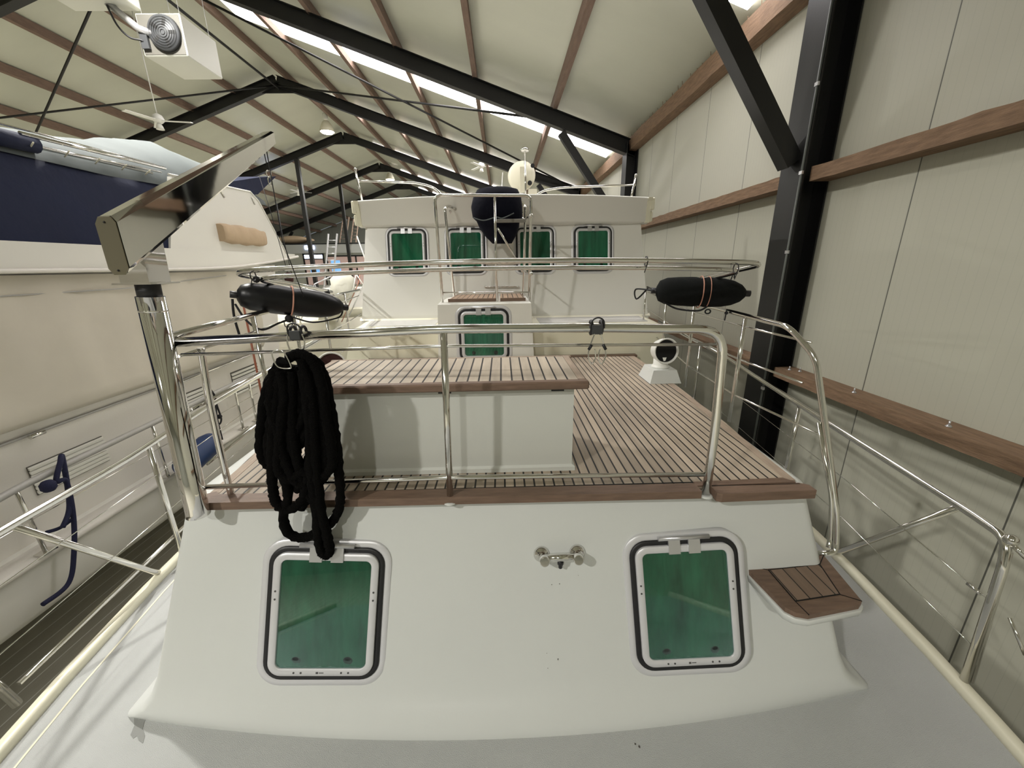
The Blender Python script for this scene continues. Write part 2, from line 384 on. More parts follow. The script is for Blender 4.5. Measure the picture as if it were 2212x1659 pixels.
for y0, y1, w in bays:
    side = {'near': 'nearest the camera, right of the near column', 'middle': 'between the near column and the second', 'far': 'beyond the second black column'}[w]
    girt(y0, y1, 4.16, .125, 'upper brown timber rail on the right wall, '+side)
    girt(y0, y1, 2.205, .105, 'lower brown timber rail on the right wall, '+side, {'near': [(3.02, 3.93), (3.08, 3.86), (3.03, 3.15), (3.03, 2.40)], 'middle': [(3.03, 9.6), (3.0, 4.75), (3.05, 6.3)], 'far': ()}[w])
# wind bracing rods
yA, yB = FY[4], FY[5]
for p, q, lab in (((XR, yB, 9.35), (1.95, yA, 6.35), 'thin dark brace rod from the ridge down to the second rafter, right side'), ((XR, yA, 9.35), (2.95, yB, 5.95), 'thin dark brace rod running down to the eave beside the radar'),
                  ((XR, yB, 9.35), (-17.9, yA, 5.9), 'thin dark brace rod crossing the left roof almost level'), ((XR, yA, 9.35), (-17.9, yB, 5.9), 'thin dark brace rod dropping steeply over the left roof')):
    mb = MB().tube([p, q], .028, 8); d = (V(q)-V(p)).normalized(); mb.tube([V(q)-d*.5, V(q)-d*.2], .04, 8)
    obj('brace_rod', mb, M['steel'], None, lab, 'brace rod')
obj('ridge_tube', MB().tube([(XR+.05, Y0+.2, 9.25), (XR+.05, yB, 9.25)], .035, 8), M['steel'], None, 'dark steel tube running along under the roof ridge', 'steel tube')

# ------------------------------------------------------------------ hanging lamps
def bell_lamp(loc, label, on=True, power=LAMP_E, vis=True):
    r = root('bell_lamp', loc, label, 'lamp', 'bell lamps hung under the ridge')
    x, y, z = loc; q = 1.35
    obj('shade', MB().lathe([(a*q, b*q) for a, b in ((.05, .33), (.09, .30), (.15, .22), (.20, .10), (.225, 0), (.215, 0), (.19, .10), (.14, .21), (.08, .29))], loc, n=28, caps=False), M['cream'], r)
    obj('ballast_housing', MB().lathe([(a*q, b*q) for a, b in ((.03, .52), (.075, .51), (.075, .36), (.05, .33))], loc, n=20), M['white'], r)
    obj('cord', MB().tube([(x-.03, y, z+.52*q), (x-.06, y, zr(x, .1))], .008, 6).tube([(x+.03, y, z+.52*q), (x+.10, y, zr(x, .1))], .006, 6), M['alu'], r)
    obj('lit_diffuser', MB().lathe([(a*q, b*q) for a, b in ((.195, .06), (.205, .035), (.17, -.03), (.0001, -.06))], loc, n=24), M['lampon'], r)
    ld = bpy.data.lights.new('bell_lamp_light', 'AREA'); ld.shape = 'DISK'; ld.size = .36; ld.energy = power; ld.color = (1., .975, .915)
    lo = bpy.data.objects.new('lamp_light', ld); COL.objects.link(lo); lo.parent = r; lo.location = (0, 0, -.10)
    ld.spread = math.radians(170)
    return r
bell_lamp((-7.45, 19.6, 9.00), 'lit cream bell lamp hanging at the centre of the roof, above the tilted davit')
bell_lamp((-7.45, 29.6, 9.05), 'small lit cream bell lamp further back, above the wheelhouse roof corner')
bell_lamp((-5.0, 5.7, 8.1), 'lit cream bell lamp hanging near the unit heaters, above the picture', power=LAMP_E*.62)
bell_lamp((-6.0, -4.5, 8.2), 'lit cream bell lamp hanging behind the camera', power=LAMP_E*.9)
bell_lamp((-1.8, -6.5, 7.8), 'added unseen bell lamp behind the camera, fill light for the neighbouring yacht side', power=LAMP_E*.35)  # added fill lamp, lifts the dim side of the neighbouring yacht
bell_lamp((-12.5, 5.5, 6.9), 'lit cream bell lamp low over the neighbouring yacht, outside the picture', power=LAMP_E*.6)
# ceiling fans
def fan(loc, ang, label):
    x, y, z = loc; r = root('ceiling_fan', loc, label, 'ceiling fan', 'white ceiling fans')
    obj('down_rod', MB().tube([(x, y, z+.12), (x, y, zr(x, .1))], .012, 8), M['white'], r)
    obj('motor', MB().lathe([(.03, .16), (.10, .12), (.13, .05), (.13, 0), (.08, -.05), (.02, -.06)], loc, n=20), M['white'], r)
    obj('light_cup', MB().lathe([(.04, -.06), (.06, -.10), (.09, -.2), (.085, -.2), (.04, -.1)], loc, n=16), M['frost'], r)
    for k in range(3):
        a = ang+k*2*PI/3; d = V((math.cos(a), math.sin(a), 0)); s = V((-d.y, d.x, .12)).normalized()
        obj('blade', MB().obox(V(loc)+d*.42, d*.33, s*.07, d.cross(s)*.006), M['white'], r)
fan((-8.75, 11.8, 7.02), .2, 'white ceiling fan hanging over the left roof side, in front of the black rafter')
fan((-.75, 18.0, 7.25), .05, 'white ceiling fan hanging over the wheelhouse, left of the radar')
fan((-12.1, 26.0, 8.15-.4), .5, 'small white ceiling fan far back over the left side')
# unit heaters
def heater(x0, x1, y0, y1, z0, z1, label, fanface=True):
    r = root('unit_heater', ((x0+x1)/2, (y0+y1)/2, z0), label, 'unit heater')
    c = V(((x0+x1)/2, (y0+y1)/2, (z0+z1)/2))
    obj('casing', MB().obox(c, V(((x1-x0)/2, 0, 0)), V((0, (y1-y0)/2, 0)), V((0, 0, (z1-z0)/2)), .012), M['whiteb'], r)
    obj('front_panel', MB().box(x0+.02, x1-.02, y0-.008, y0+.002, z0+.02, z1-.02), M['greym'], r)
    if fanface:
        cx = x0+(x1-x0)*.60; cz = (z0+z1)/2+.01; R = (z1-z0)*.42
        obj('fan_housing', MB().lathe([(R*.2, -.05), (R, -.045), (R+.01, 0), (R, .0), (R*.95, -.03)], (cx, y0-.01, cz), V((0, 1, 0)), 32), M['dkgrey'], r)
        g = MB()
        for k in range(1, 7): g.tube([(cx+math.cos(t*PI/16)*R*k/7, y0-.065, cz+math.sin(t*PI/16)*R*k/7) for t in range(32)], .003, 5, True)
        for k in range(5):
            a = k*2*PI/5; g.bar((cx, y0-.055, cz), (cx+math.cos(a)*R*.85, y0-.055, cz+math.sin(a)*R*.85), .05, .008, V((0, 1, 0)))
        obj('fan_grille', g, M['steel'], r)
        obj('gas_pipe', MB().tube(smooth([(x0-.3, y0-.1, z1+.05), (x0-.22, y0-.1, z1-.2), (x0-.08, y0-.1, z0+.2), (x0+.06, y0-.05, z0+.18), (x0+.08, y0, z0+.12)]), .014, 8), M['black'], r)
        obj('flue', MB().tube([(x0-.35, y0-.05, z1+.12), (x0+.05, y0-.06, z0+.33), (x0+.22, y0-.01, z0+.28)], .05, 12), M['alu'], r)
        obj('control_box', MB().box(x0+.03, x0+.14, y0-.05, y0, z0+.08, z0+.36), M['dkgrey'], r)
    mb = MB()
    for x in (x0+.05, x1-.05):
        for y in (y0+.08, y1-.08): mb.tube([(x, y, z1), (x, y, zr(x, .1))], .004, 6)
    obj('hanging_wire', mb, M['alu'], r)
    return r
heater(-5.50, -4.83, 7.45, 8.25, 6.52, 7.07, 'white unit heater box with round dark fan hanging over the neighbour yacht')
heater(-6.45, -5.45, 6.75, 7.55, 7.14, 7.75, 'white unit heater box cut by the top edge, above the one with the fan', False)

# ================================================================== OWN YACHT
SHIP = root('motor_yacht', (0, 5, 0), 'white motor yacht with teak deck and green-curtained windows filling the foreground', 'yacht')
CUR = [SHIP]
def P(name, mb, m, parent=None, label=None, **k): return obj(name, mb, m, parent or CUR[0], label, **k)
def hw(Y):
    T = [(-1.2, 1.55), (0, 1.95), (1.1, 2.17), (1.35, 2.23), (2.2, 2.345), (3.5, 2.44), (6, 2.5), (12, 2.4)]
    for (a, b), (c, d) in zip(T, T[1:]):
        if Y <= c: t = (Y-a)/(c-a); t = max(0, t); return b+(d-b)*t
    return T[-1][1]
CX = -.03; ZD = 1.32
ys = [-1.2+.3*k for k in range(45)]
mb = MB()
for s in (-1, 1):
    mb.loft([[(CX+s*(hw(y)+.0), y, ZD+.03), (CX+s*(hw(y)-.02), y, ZD-.06), (CX+s*(hw(y)-.05), y, ZD-.10), (CX+s*(hw(y)-.10), y, .6), (CX+s*(hw(y)-.35), y, .03)] for y in ys], False, False)
mb.add([(CX-hw(-1.2), -1.2, ZD), (CX+hw(-1.2), -1.2, ZD), (CX+hw(-1.2)-.35, -1.2, .03), (CX-hw(-1.2)+.35, -1.2, .03)], [[0, 1, 2, 3]])
P('hull', mb, M['gel'])
P('side_deck', MB().loft([[(CX-hw(y)+.04, y, ZD), (CX+hw(y)-.04, y, ZD)] for y in ys], False, False, True), M['deck'])
for s in (-1, 1):
    P('toe_rail', MB().loft([[(CX+s*(hw(y)+.004), y, ZD-.02), (CX+s*(hw(y)+.004), y, ZD+.034), (CX+s*(hw(y)-.004), y, ZD+.040), (CX+s*(hw(y)-.040), y, ZD+.040), (CX+s*(hw(y)-.050), y, ZD+.030), (CX+s*(hw(y)-.055), y, ZD-.01)] for y in ys], True, True), M['trim'])
    if s < 0: P('waterway_stripe', MB().loft([[(CX+s*(hw(y)-.125), y, ZD+.002), (CX+s*(hw(y)-.135), y, ZD+.002), (CX+s*(hw(y)-.135), y, ZD-.004), (CX+s*(hw(y)-.125), y, ZD-.004)] for y in ys], True, True, True), M['trim'])
# forward cabin trunk -------------------------------------------------
rows = [(2.302, 1.66, 1.39, .03, .04), (2.302, 1.62, 1.425, .03, .04), (2.290, 1.60, 1.452, .03, .045), (2.265, 1.59, 1.465, .03, .05), (2.2, 1.573, 1.475, .03, .05), (1.9, 1.48, 1.535, .035, .05), (1.5, 1.358, 1.615, .04, .05),
        (1.43, 1.325, 1.64, .065, .06), (1.385, 1.31, 1.68, .09, .06), (1.352, 1.315, 1.73, .115, .05), (1.33, 1.33, 1.765, .14, .04), (1.318, 1.335, 1.775, .145, .04)]
def trunk_ring(z, yf, w, bulge, r):
    cx = -.03+(.0 if z > 1.5 else 0); pts = []
    pts.append((cx-w-.02, 4.9, z)); pts.append((cx-w-.02, 3.2, z)); pts.append((cx-w, yf+r+.05, z))
    for k in range(7):
        a = k/6*PI/2; pts.append((cx-w+r-r*math.cos(a), yf+r-r*math.sin(a), z))
    n = 24
    for k in range(1, n):
        u = -1+2*k/n; pts.append((cx+u*(w-r), yf-bulge*(1-u*u), z))
    for k in range(7):
        a = PI/2-k/6*PI/2; pts.append((cx+w-r+r*math.cos(a), yf+r-r*math.sin(a), z))
    pts.append((cx+w, yf+r+.05, z)); pts.append((cx+w+.02, 3.2, z)); pts.append((cx+w+.02, 4.9, z))
    return pts
mb = MB().loft([trunk_ring(*r) for r in rows], False, False)
b = len(mb.v); top = trunk_ring(*rows[0]); mb.add(top, [list(range(len(top)))])
P('cabin_trunk', mb, M['gel'])
# base moulding shown paler
# teak deck on top of it
deckpoly = [(-1.375, 1.70), (-1.33, 1.575), (1.30, 1.56), (1.345, 1.66), (1.42, 2.3), (1.455, 3.1), (1.46, 4.30), (-1.50, 4.30), (-1.49, 3.1), (-1.45, 2.3)]
P('teak_deck', MB().prism([(x, y, 2.300) for x, y in deckpoly], (0, 0, .014)), M['teak'])
def board(pts, z0, z1, m=M['teaksolid'], name='edge_board'): return P(name, MB().prism([(x, y, z0) for x, y in pts], (0, 0, z1-z0)), m)
board([(-1.385, 1.60), (-1.35, 1.535), (-1.33, 1.53), (.875, 1.515), (.875, 1.585), (-1.32, 1.60), (-1.345, 1.625)], 2.285, 2.322)
board([(.935, 1.50), (.955, 1.49), (1.385, 1.50), (1.385, 1.545), (1.35, 1.565), (.935, 1.553)], 2.280, 2.322)
board([(.885, 1.565), (1.30, 1.572), (1.345, 1.575), (1.31, 1.615), (.885, 1.600)], 2.300, 2.321)
board([(.875, 1.565), (.935, 1.565), (.935, 1.6), (.875, 1.6)], 2.300, 2.3205)
P('caulk_seam', MB().box(-1.32, 1.33, 1.6, 1.606, 2.300, 2.3165).box(.935, 1.35, 1.555, 1.560, 2.3, 2.322), M['hole'])
for s in (-1, 1):
    e = [(1.352, 1.60), (1.385, 2.1), (1.42, 2.7), (1.445, 3.3), (1.455, 4.30)] if s > 0 else [(-1.365, 1.62), (-1.40, 2.1), (-1.44, 2.7), (-1.47, 3.3), (-1.49, 4.30)]
    mb = MB().loft([[(x-s*.035, y, 2.300), (x-s*.035, y, 2.3155), (x+s*.01, y, 2.3155), (x+s*.01, y, 2.300)] for x, y in e], True, True, True)
    P('margin_board', mb, M['teaklight'])
P('deck_margin', MB().box(-1.52, 1.50, 4.26, 4.36, 2.30, 2.325), M['teaksolid'])
# bottom threshold of the ledge / upper trunk
mb = MB().loft([[(-1.72, 4.36, z), (1.80, 4.36, z), (1.86+dx, 5.3, z), (-1.80-dx, 5.3, z)] if False else [(-1.66-dx, 4.34+dy, z), (1.76+dx, 4.34+dy, z), (1.90+dx, 6.0, z), (-1.84-dx, 6.0, z)] for z, dx, dy in ((1.3, .22, 0), (2.30, .12, 0), (2.62, .03, .0), (2.655, .0, .02), (2.67, -.05, .06))], True, True, True)
P('raised_trunk', mb, M['trim'])
P('ledge_panel', MB().prism([(-1.56, 4.46, 2.668), (-.78, 4.46, 2.668), (-.78, 4.95, 2.668), (-1.64, 4.95, 2.668)], (0, 0, .006)).prism([(.42, 4.46, 2.668), (1.66, 4.46, 2.668), (1.72, 4.95, 2.668), (.42, 4.95, 2.668)], (0, 0, .006)), M['ledge'])
# wheelhouse
def ring4(x0, x1, y0, y1, z): return [(x0, y0, z), (x1, y0, z), (x1, y1, z), (x0, y1, z)]
mb = MB().loft([ring4(-1.79, 1.87, 5.0, 9.5, 2.64), ring4(-1.775, 1.85, 5.01, 9.5, 2.72), ring4(-1.66, 1.74, 5.24, 9.4, 3.90)], True, True, True)
P('wheelhouse', mb, M['gelw'])
P('ledge_fillet', MB().prism([(-1.8, 4.985, 2.67), (-1.8, 5.02, 2.67), (-1.8, 5.02, 2.70)], (3.68, 0, 0)), M['trim'])
mb = MB().loft([[(-1.735+i*(3.56/24), 5.12-.05*(1-((i-12)/12)**2)+dy, z+.045*(1-((i-12)/12)**2)*f) for i in range(25)] for z, dy, f in ((3.78, .13, 0), (3.79, .06, .2), (3.81, .02, .3), (4.03, 0, 1), (4.045, -.03, 1), (4.06, -.035, 1), (4.07, -.01, 1), (4.075, .08, 1), (4.0, .14, 1))], False, False)
P('coaming', mb, M['gelw'])
for s, x in ((-1, -1.735), (1, 1.825)):
    P('coaming_side', MB().prism([(x, 5.14, 3.79), (x, 5.09, 4.03), (x, 5.06, 4.065), (x, 9.3, 4.12), (x, 9.3, 3.79)], (-s*.05, 0, 0)).obox((x+s*.01, 5.15, 4.0), V((.03, 0, 0)), V((0, .05, 0)), V((0, 0, .07)), .01).obox((x+s*.005, 5.2, 3.86), V((.035, 0, 0)), V((0, .06, 0)), V((0, 0, .06)), .01), M['trim'])
P('wheelhouse_roof', MB().prism([(-1.7, 5.2, 3.93), (1.78, 5.2, 3.93), (1.78, 9.4, 3.93), (-1.7, 9.4, 3.93)], (0, 0, .03)), M['gelw'])
# pod (companionway) in the middle
PX0, PX1, PY, PZ = -.665, .285, 4.16, 2.945
mb = MB().loft([ring4(PX0-.045, PX1+.045, PY-.02, 5.1, 2.30), ring4(PX0-.015, PX1+.015, PY+.01, 5.1, PZ-.02), ring4(PX0, PX1, PY+.03, 5.1, PZ)], True, True, True)
P('companionway_pod', mb, M['gelw'])
P('platform', MB().box(PX0+.10, PX1-.35, PY+.09, 5.0, PZ, PZ+.03).box(PX1-.31, PX1-.05, PY+.09, 5.0, PZ, PZ+.03), M['teakpod'], label='slatted teak platform')
P('platform_edge', MB().box(PX0+.09, PX1-.35, PY+.06, PY+.10, PZ, PZ+.033).box(PX1-.31, PX1-.04, PY+.06, PY+.10, PZ, PZ+.033), M['teaksolid'])
# ---- windows
def rr(w, h, r, n=7):
    pts = []
    for cx, cy, a0 in ((w/2-r, h/2-r, 0), (-w/2+r, h/2-r, PI/2), (-w/2+r, -h/2+r, PI), (w/2-r, -h/2+r, 3*PI/2)):
        for k in range(n+1): a = a0+PI/2*k/n; pts.append((cx+r*math.cos(a), cy+r*math.sin(a)))
    return pts
def cabin_window(c, u, v, Wd, Ht, hinge=True, detail=True):
    c = V(c); u = V(u).normalized(); v = V(v).normalized(); n = u.cross(v).normalized()
    if n.y > 0: n = -n
    def ring(mb, o, i, d0, d1):
        O = rr(*o); I = rr(*i); k = len(O)
        L = lambda P2, d: [c+u*x+v*y+n*d for x, y in P2]
        mb.loft([L(I, d0), L(O, d0), L(O, d1-.003 if d1-d0 > .006 else d1), L([(x*.992, y*.992) for x, y in O], d1), L([(x*1.008, y*1.008) for x, y in I], d1), L(I, d1-.002), L(I, d0)], True, False, False)
        return mb
    s = Wd/.55
    w0 = P('cabin_window', ring(MB(), (Wd, Ht, .10*s), (Wd-.060*s, Ht-.060*s, .078*s), -.05, .006), M['aluw'])
    P('gasket', ring(MB(), (Wd-.059*s, Ht-.059*s, .078*s), (Wd-.102*s, Ht-.102*s, .058*s), -.02, .012), M['black'], w0)
    P('sash', ring(MB(), (Wd-.105*s, Ht-.105*s, .056*s), (Wd-.168*s, Ht-.168*s, .026*s), -.02, .022), M['aluw'], w0)
    iw, ih = Wd-.163*s, Ht-.163*s
    # curtain folds
    g = MB(); nn = 60; cols = []
    for k in range(nn+1):
        x = -iw/2+iw*k/nn; d = .0065+.0032*math.sin(k*.62+1.5*math.sin(k*.21))+.0012*math.sin(k*1.9)
        cols.append([c+u*x+v*y+n*d for y in (-ih/2, ih/2)])
    g.loft(cols, False, False); P('curtain', g, M['curtain'], w0)
    P('pane', MB().prism([c+u*x+v*y+n*.0125 for x, y in rr(iw, ih, .028*s)], n*.003), M['glass'], w0)
    if hinge:
        hc = c+v*(Ht/2-.018*s)
        hb = MB()
        hb.tube([hc+u*-.115*s+n*.022, hc+u*.115*s+n*.022], .0105*s, 12)
        for xx in (-.045, .045): hb.obox(hc+u*xx*s-v*.035*s+n*.022, u*.026*s, v*.036*s, n*.006)
        P('hinge', hb, M['alu'], w0)
    if detail:
        sb = MB()
        for xx, yy in ((-.6, .0), (-.6, .0)): pass
        Wi, Hi = Wd-.136*s, Ht-.136*s
        for xx, yy in [(-Wi/2, .10*s), (-Wi/2, .065*s), (Wi/2, .10*s), (Wi/2, .065*s), (-.11*s, -Hi/2), (-.08*s, -Hi/2), (.09*s, -Hi/2), (.12*s, -Hi/2)]:
            sb.lathe([(.0045*s, 0), (.0045*s, .0015)], c+u*xx+v*yy+n*.0215, n, 8)
        sb.obox(c-v*(Hi/2)+n*.0222+u*-.012*s, u*.005*s, v*.004*s, n*.0008); sb.obox(c-v*(Hi/2)+n*.0222+u*.006*s, u*.010*s, v*.0015*s, n*.0008)
        P('screw', sb, M['screw'], w0)
        hb = MB()
        for xx in (-.11, .11):
            hb.sphere(c+u*xx*s-v*(ih/2-.028*s)+n*.006, .022*s, 12, (1, .25, 1))
        P('latch', hb, M['black'], w0)
    return w0
# front face plane: dy/dz = .305
fv = V((0, .30, 1)).normalized()
def facepos(x, z):  # surface of the trunk front
    # local surface of the trunk front
    t = (z-1.5)/(1.9-1.5); yf = 1.358+(1.48-1.358)*t; bu = .04+(.035-.04)*t; w = 1.57
    return V((x, yf-bu*(1-min(1, (x+.03)**2/w**2)), z))
for cx, cz, tl, Wd in ((-.830, 1.818, .085, .565), (.815, 1.806, -.055, .55)):
    c = facepos(cx, cz)+V((0, -.016, .0)); v = V((tl, .305, 1)).normalized(); uu = V((1, .015*(1 if cx < 0 else 1)*(-cx)*2.2, -tl))
    cabin_window(c, uu, v, Wd, .655)
# wheelhouse windows: face y = 5.01 + .195*(z-2.72)
wv = V((0, .195, 1)).normalized()
for cx in (-1.165, -.44, .42, 1.145):
    cz = 3.49-.0*cx; cabin_window((cx, 5.01+.195*(cz-2.72)-.006, cz), V((1, 0, 0)), wv, .535, .60, True, True)
cabin_window((-.205, 4.158-.003, 2.60), V((1, 0, 0)), V((0, .055, 1)).normalized(), .60, .62, True, True)
# mixer tap
mt = root('tmp', (0, 0, 0), None, None); COL.objects.unlink(mt); bpy.data.objects.remove(mt)
c = facepos(.235, 2.035); nf = V((0, -1, .3)).normalized()
mb = MB(); ux = V((1, 0, .02))
for s in (-1, 1):
    p = c+ux*s*.082; mb.lathe([(.036, 0), (.036, .004), (.028, .014), (.016, .02), (.015, .045)], p, nf, 24)
mb.tube([c-ux*.085+nf*.045, c+ux*.085+nf*.045], .017, 16)
tap = P('shower_tap', mb, M['chrome'])
for s in (-1, 1):
    p = c+ux*s*.075+nf*.045
    P('knob', MB().lathe([(.018, -.005), (.023, .0), (.023, .036), (.021, .04), (.019, .04)], p, nf, 20).lathe([(.0185, .0385), (.0185, .0415)], p, nf, 20), M['mirror'], tap)
P('outlet', MB().tube([c+nf*.045-V((0, 0, .015)), c+nf*.045-V((0, 0, .055))], .009, 10).tube([c+nf*.045-V((0, 0, .015)), c+nf*.045-V((0, 0, .035))], .014, 10), M['black'], tap)
# corner step
Z = 1.90
q = [(1.12, 1.512), (1.545, 1.552), (1.492, 1.28), (1.465, 1.262), (1.22, 1.222), (1.175, 1.235), (1.15, 1.262)]
P('step_shell', MB().loft([[(x+(x-1.33)*e, y+(y-1.42)*e*1.3, z) for x, y in q] for z, e in ((Z-.10, -.30), (Z-.05, -.05), (Z-.028, .03), (Z-.008, .045), (Z, .03))], True, True), M['gel'], label='rounded white step shell')
stp = P('corner_step', MB().prism([(x, y, Z) for x, y in q], (0, 0, .022)), M['teaksolid'], label='dark oiled teak step')
inn = [(1.215, 1.468), (1.478, 1.492), (1.428, 1.318), (1.213, 1.290)]
P('step_slats', MB().prism([(x, y, Z+.021) for x, y in inn], (0, 0, .0025)), M['teaks'], stp)
cl = MB()
for a, b2 in zip(inn, inn[1:]+inn[:1]): cl.bar((a[0], a[1], Z+.0225), (b2[0], b2[1], Z+.0225), .0045, .004)
for a, b2 in zip(inn, [q[0], q[1], q[2], q[4]]): cl.bar((a[0], a[1], Z+.0215), (b2[0], b2[1], Z+.0215), .004, .003)
P('caulk_line', cl, M['hole'], stp)
# dirt marks on the paint
random.seed(21)
def speck(x, y, onface, w, h):
    if onface:
        n_ = V((0, .957, -.292)); d = ray(x, y); p0 = V((0, 1.46-.035, 1.9)); p = CAM+d*(((p0-CAM).dot(n_))/d.dot(n_)); f = facepos(p.x, p.z)+V((0, -.002, 0)); u_, v_ = V((1, 0, 0)), fv
    else: f = aZ(x, y, ZD+.001); u_, v_ = V((1, 0, 0)), V((0, 1, 0))
    k = 9; P('dirt_speck', MB().prism([f+u_*w*math.cos(2*PI*i/k)*random.uniform(.6, 1.2)+v_*h*math.sin(2*PI*i/k)*random.uniform(.6, 1.2) for i in range(k)], u_.cross(v_).normalized()*.001*(-1 if onface else 1)*(-1 if onface else 1)), M['dirt'])
for x, y, o, w, h in ((1182, 1418, 1, .0015, .0015), (1206, 1431, 1, .0018, .005), (1193, 1270, 1, .002, .002), (1210, 1268, 1, .0018, .003), (1251, 1250, 1, .0012, .0015), (1250, 1340, 0, .003, .003), (1184, 1450, 1, .0012, .002), (1248, 1540, 0, .002, .002), (1372, 1607, 0, .004, .004), (1381, 1613, 0, .005, .006), (1456, 1561, 0, .003, .003), (1531, 1552, 0, .004, .004)):
    if (x, y) != (1250, 1340): speck(x, y, o, w, h)
P('deck_stain', MB().prism([(p.x, p.y, ZD+.0005) for p in [aZ(x, y, ZD) for x, y in ((289, 1542), (300, 1556), (308, 1540), (322, 1540), (312, 1560), (308, 1575), (313, 1590), (309, 1606), (300, 1600), (296, 1590), (288, 1596), (282, 1588), (290, 1568))]], (0, 0, .0008)), M['stain'])
# ---- rails ------------------------------------------------
RB = .0165
def tubeP(name, pts, r, rad=.06, m=None, n=12, label=None): return P(name, MB().tube(fillet(pts, rad) if len(pts) > 2 else pts, r, n), m or M['chrome'], label=label)
# front guard rail
tubeP('front_rail', [(-1.285, 1.54, 3.035), (-.25, 1.54, 3.068), (.35, 1.54, 3.062), (.885, 1.535, 3.045), (.905, 1.535, 2.60), (.905, 1.535, 2.30)], .0185, .11, n=16)
tubeP('rail_post', [(-.235, 1.54, 3.06), (-.255, 1.54, 2.29)], .0145)
tubeP('mid_rail', [(-1.27, 1.54, 2.985), (-.25, 1.54, 3.0), (.875, 1.54, 2.985)], .0065, .02)
tubeP('foot_rail', [(-1.33, 1.54, 2.395), (-.25, 1.54, 2.412), (.895, 1.54, 2.393)], .0105, .02)
mb = MB()
for x, y in ((.905, 1.535), (-.255, 1.54)): mb.lathe([(.03, -.0), (.03, .004), (.02, .008)], (x, y, 2.285 if x > 0 else 2.285), n=16)
P('rail_base', mb, M['gel'])
# right side rail
def vpost(x, y, z1, z0=2.29, r=.0125): tubeP('rail_post', [(x, y, z1), (x, y, z0)], r)
tubeP('side_rail', [(1.86, 5.1, 3.02), (1.62, 4.1, 3.02), (1.54, 3.16, 3.0), (1.485, 2.4, 2.99), (1.45, 1.95, 2.985), (1.50, 1.80, 2.86), (1.60, 1.60, 2.14), (1.615, 1.575, 1.96), (1.60, 1.56, 1.925), (1.53, 1.57, 1.915)], .0145, .06, n=14)
tubeP('rail_leg', [(1.525, 1.73, 2.55), (1.575, 1.615, 2.2), (1.59, 1.585, 1.98), (1.575, 1.57, 1.95)], .010, .05)
vpost(1.49, 2.38, 2.98); vpost(1.545, 3.16, 2.99); vpost(1.62, 3.9, 3.01, 2.2, .010); vpost(1.66, 4.6, 3.0, 2.6, .010)
for zf in (.90, .60, .26):
    zz = 2.30+(2.99-2.30)*zf
    tubeP('mid_rail', [(1.85, 5.05, zz+.04), (1.545, 3.16, zz), (1.49, 2.38, zz), (1.455+(.10 if zf < .5 else .05), 1.90-(.18 if zf < .5 else .05), zz)], .006, .02)
# left side rail
tubeP('side_rail', [(-1.285, 1.52, 3.06), (-1.37, 2.17, 3.065), (-1.53, 2.95, 3.055), (-1.66, 4.0, 3.05), (-1.80, 5.1, 3.04)], .0145, .1)
vpost(-1.375, 2.2, 3.06); vpost(-1.49, 2.85, 3.05); vpost(-1.60, 3.6, 3.05, 2.2); vpost(-1.68, 4.3, 3.05, 2.6, .010)
for zf in (.90, .60, .26):
    zz = 2.30+(3.05-2.30)*zf
    tubeP('mid_rail', [(-1.30, 1.56, zz), (-1.375, 2.2, zz), (-1.49, 2.85, zz), (-1.66, 4.2, zz), (-1.80, 5.05, zz)], .006, .02)
# lower gunwale rails
def flat_post(name, pts, w, t, up): 
    mb = MB(); pts = [V(p) for p in pts]
    for a, b2 in zip(pts, pts[1:]): mb.bar(a, b2, w, t, V(up))
    return P(name, mb, M['chrome'])
tubeP('gunwale_rail', [(2.41, 6.0, 2.45), (2.36, 4.0, 2.34), (2.31, 2.9, 2.235), (2.29, 2.2, 2.165), (2.25, 1.62, 2.125), (2.20, 1.40, 2.12), (2.175, 1.36, 2.02), (2.185, 1.335, 1.36)], .019, .09, n=14)
P('rail_fitting', MB().sphere((2.20, 1.385, 2.12), .026, 12).tube([(2.20, 1.385, 2.11), (2.22, 1.33, 2.07)], .012, 8).tube([(2.195, 1.375, 2.07), (2.205, 1.33, 1.36)], .014, 10), M['chrome'])
tubeP('rail_brace', [(2.285, 1.64, 2.12), (2.29, 2.16, 1.42), (2.27, 2.2, 1.37)], .017, .03)
vpost(2.33, 2.85, 2.23, 1.36, .017); vpost(2.38, 4.6, 2.38, 1.36, .015)
for z0_, z1_, in ((1.86, 1.98), (1.60, 1.70)):
    tubeP('wire', [(2.185, 1.36, z0_-.05), (2.30, 2.3, z0_+.02), (2.36, 4.0, z1_+.05)], .0028, .02, n=6)
P('turnbuckle', MB().tube([(2.19, 1.40, 1.81), (2.195, 1.46, 1.815)], .009, 8), M['chrome'])
P('turnbuckle', MB().tube([(2.21, 1.30, 1.78), (2.22, 1.22, 1.66)], .007, 8).tube([(2.22, 1.22, 1.66), (2.23, 1.05, 1.50)], .003, 6), M['chrome'])
tubeP('gunwale_rail', [(-2.47, 6.0, 2.45), (-2.40, 4.0, 2.33), (-2.36, 2.9, 2.26), (-2.33, 2.2, 2.195), (-2.31, 1.6, 2.18), (-2.26, 1.2, 2.17), (-2.2, .9, 2.15)], .019, .09, n=14)
tubeP('gunwale_rail_post', [(-2.37, 1.30, 1.95), (-2.325, 1.385, 1.36)], .019)
tubeP('rail_brace', [(-2.32, 1.62, 2.17), (-2.345, 2.16, 1.42), (-2.345, 2.2, 1.37)], .017, .03)
vpost(-2.345, 2.4, 2.2, 1.36, .017); vpost(-2.43, 4.0, 2.33, 1.36, .016)
tubeP('lower_rail', [(-2.33, 1.42, 1.44), (-2.37, 2.4, 1.50), (-2.42, 3.6, 1.56)], .012, .03)
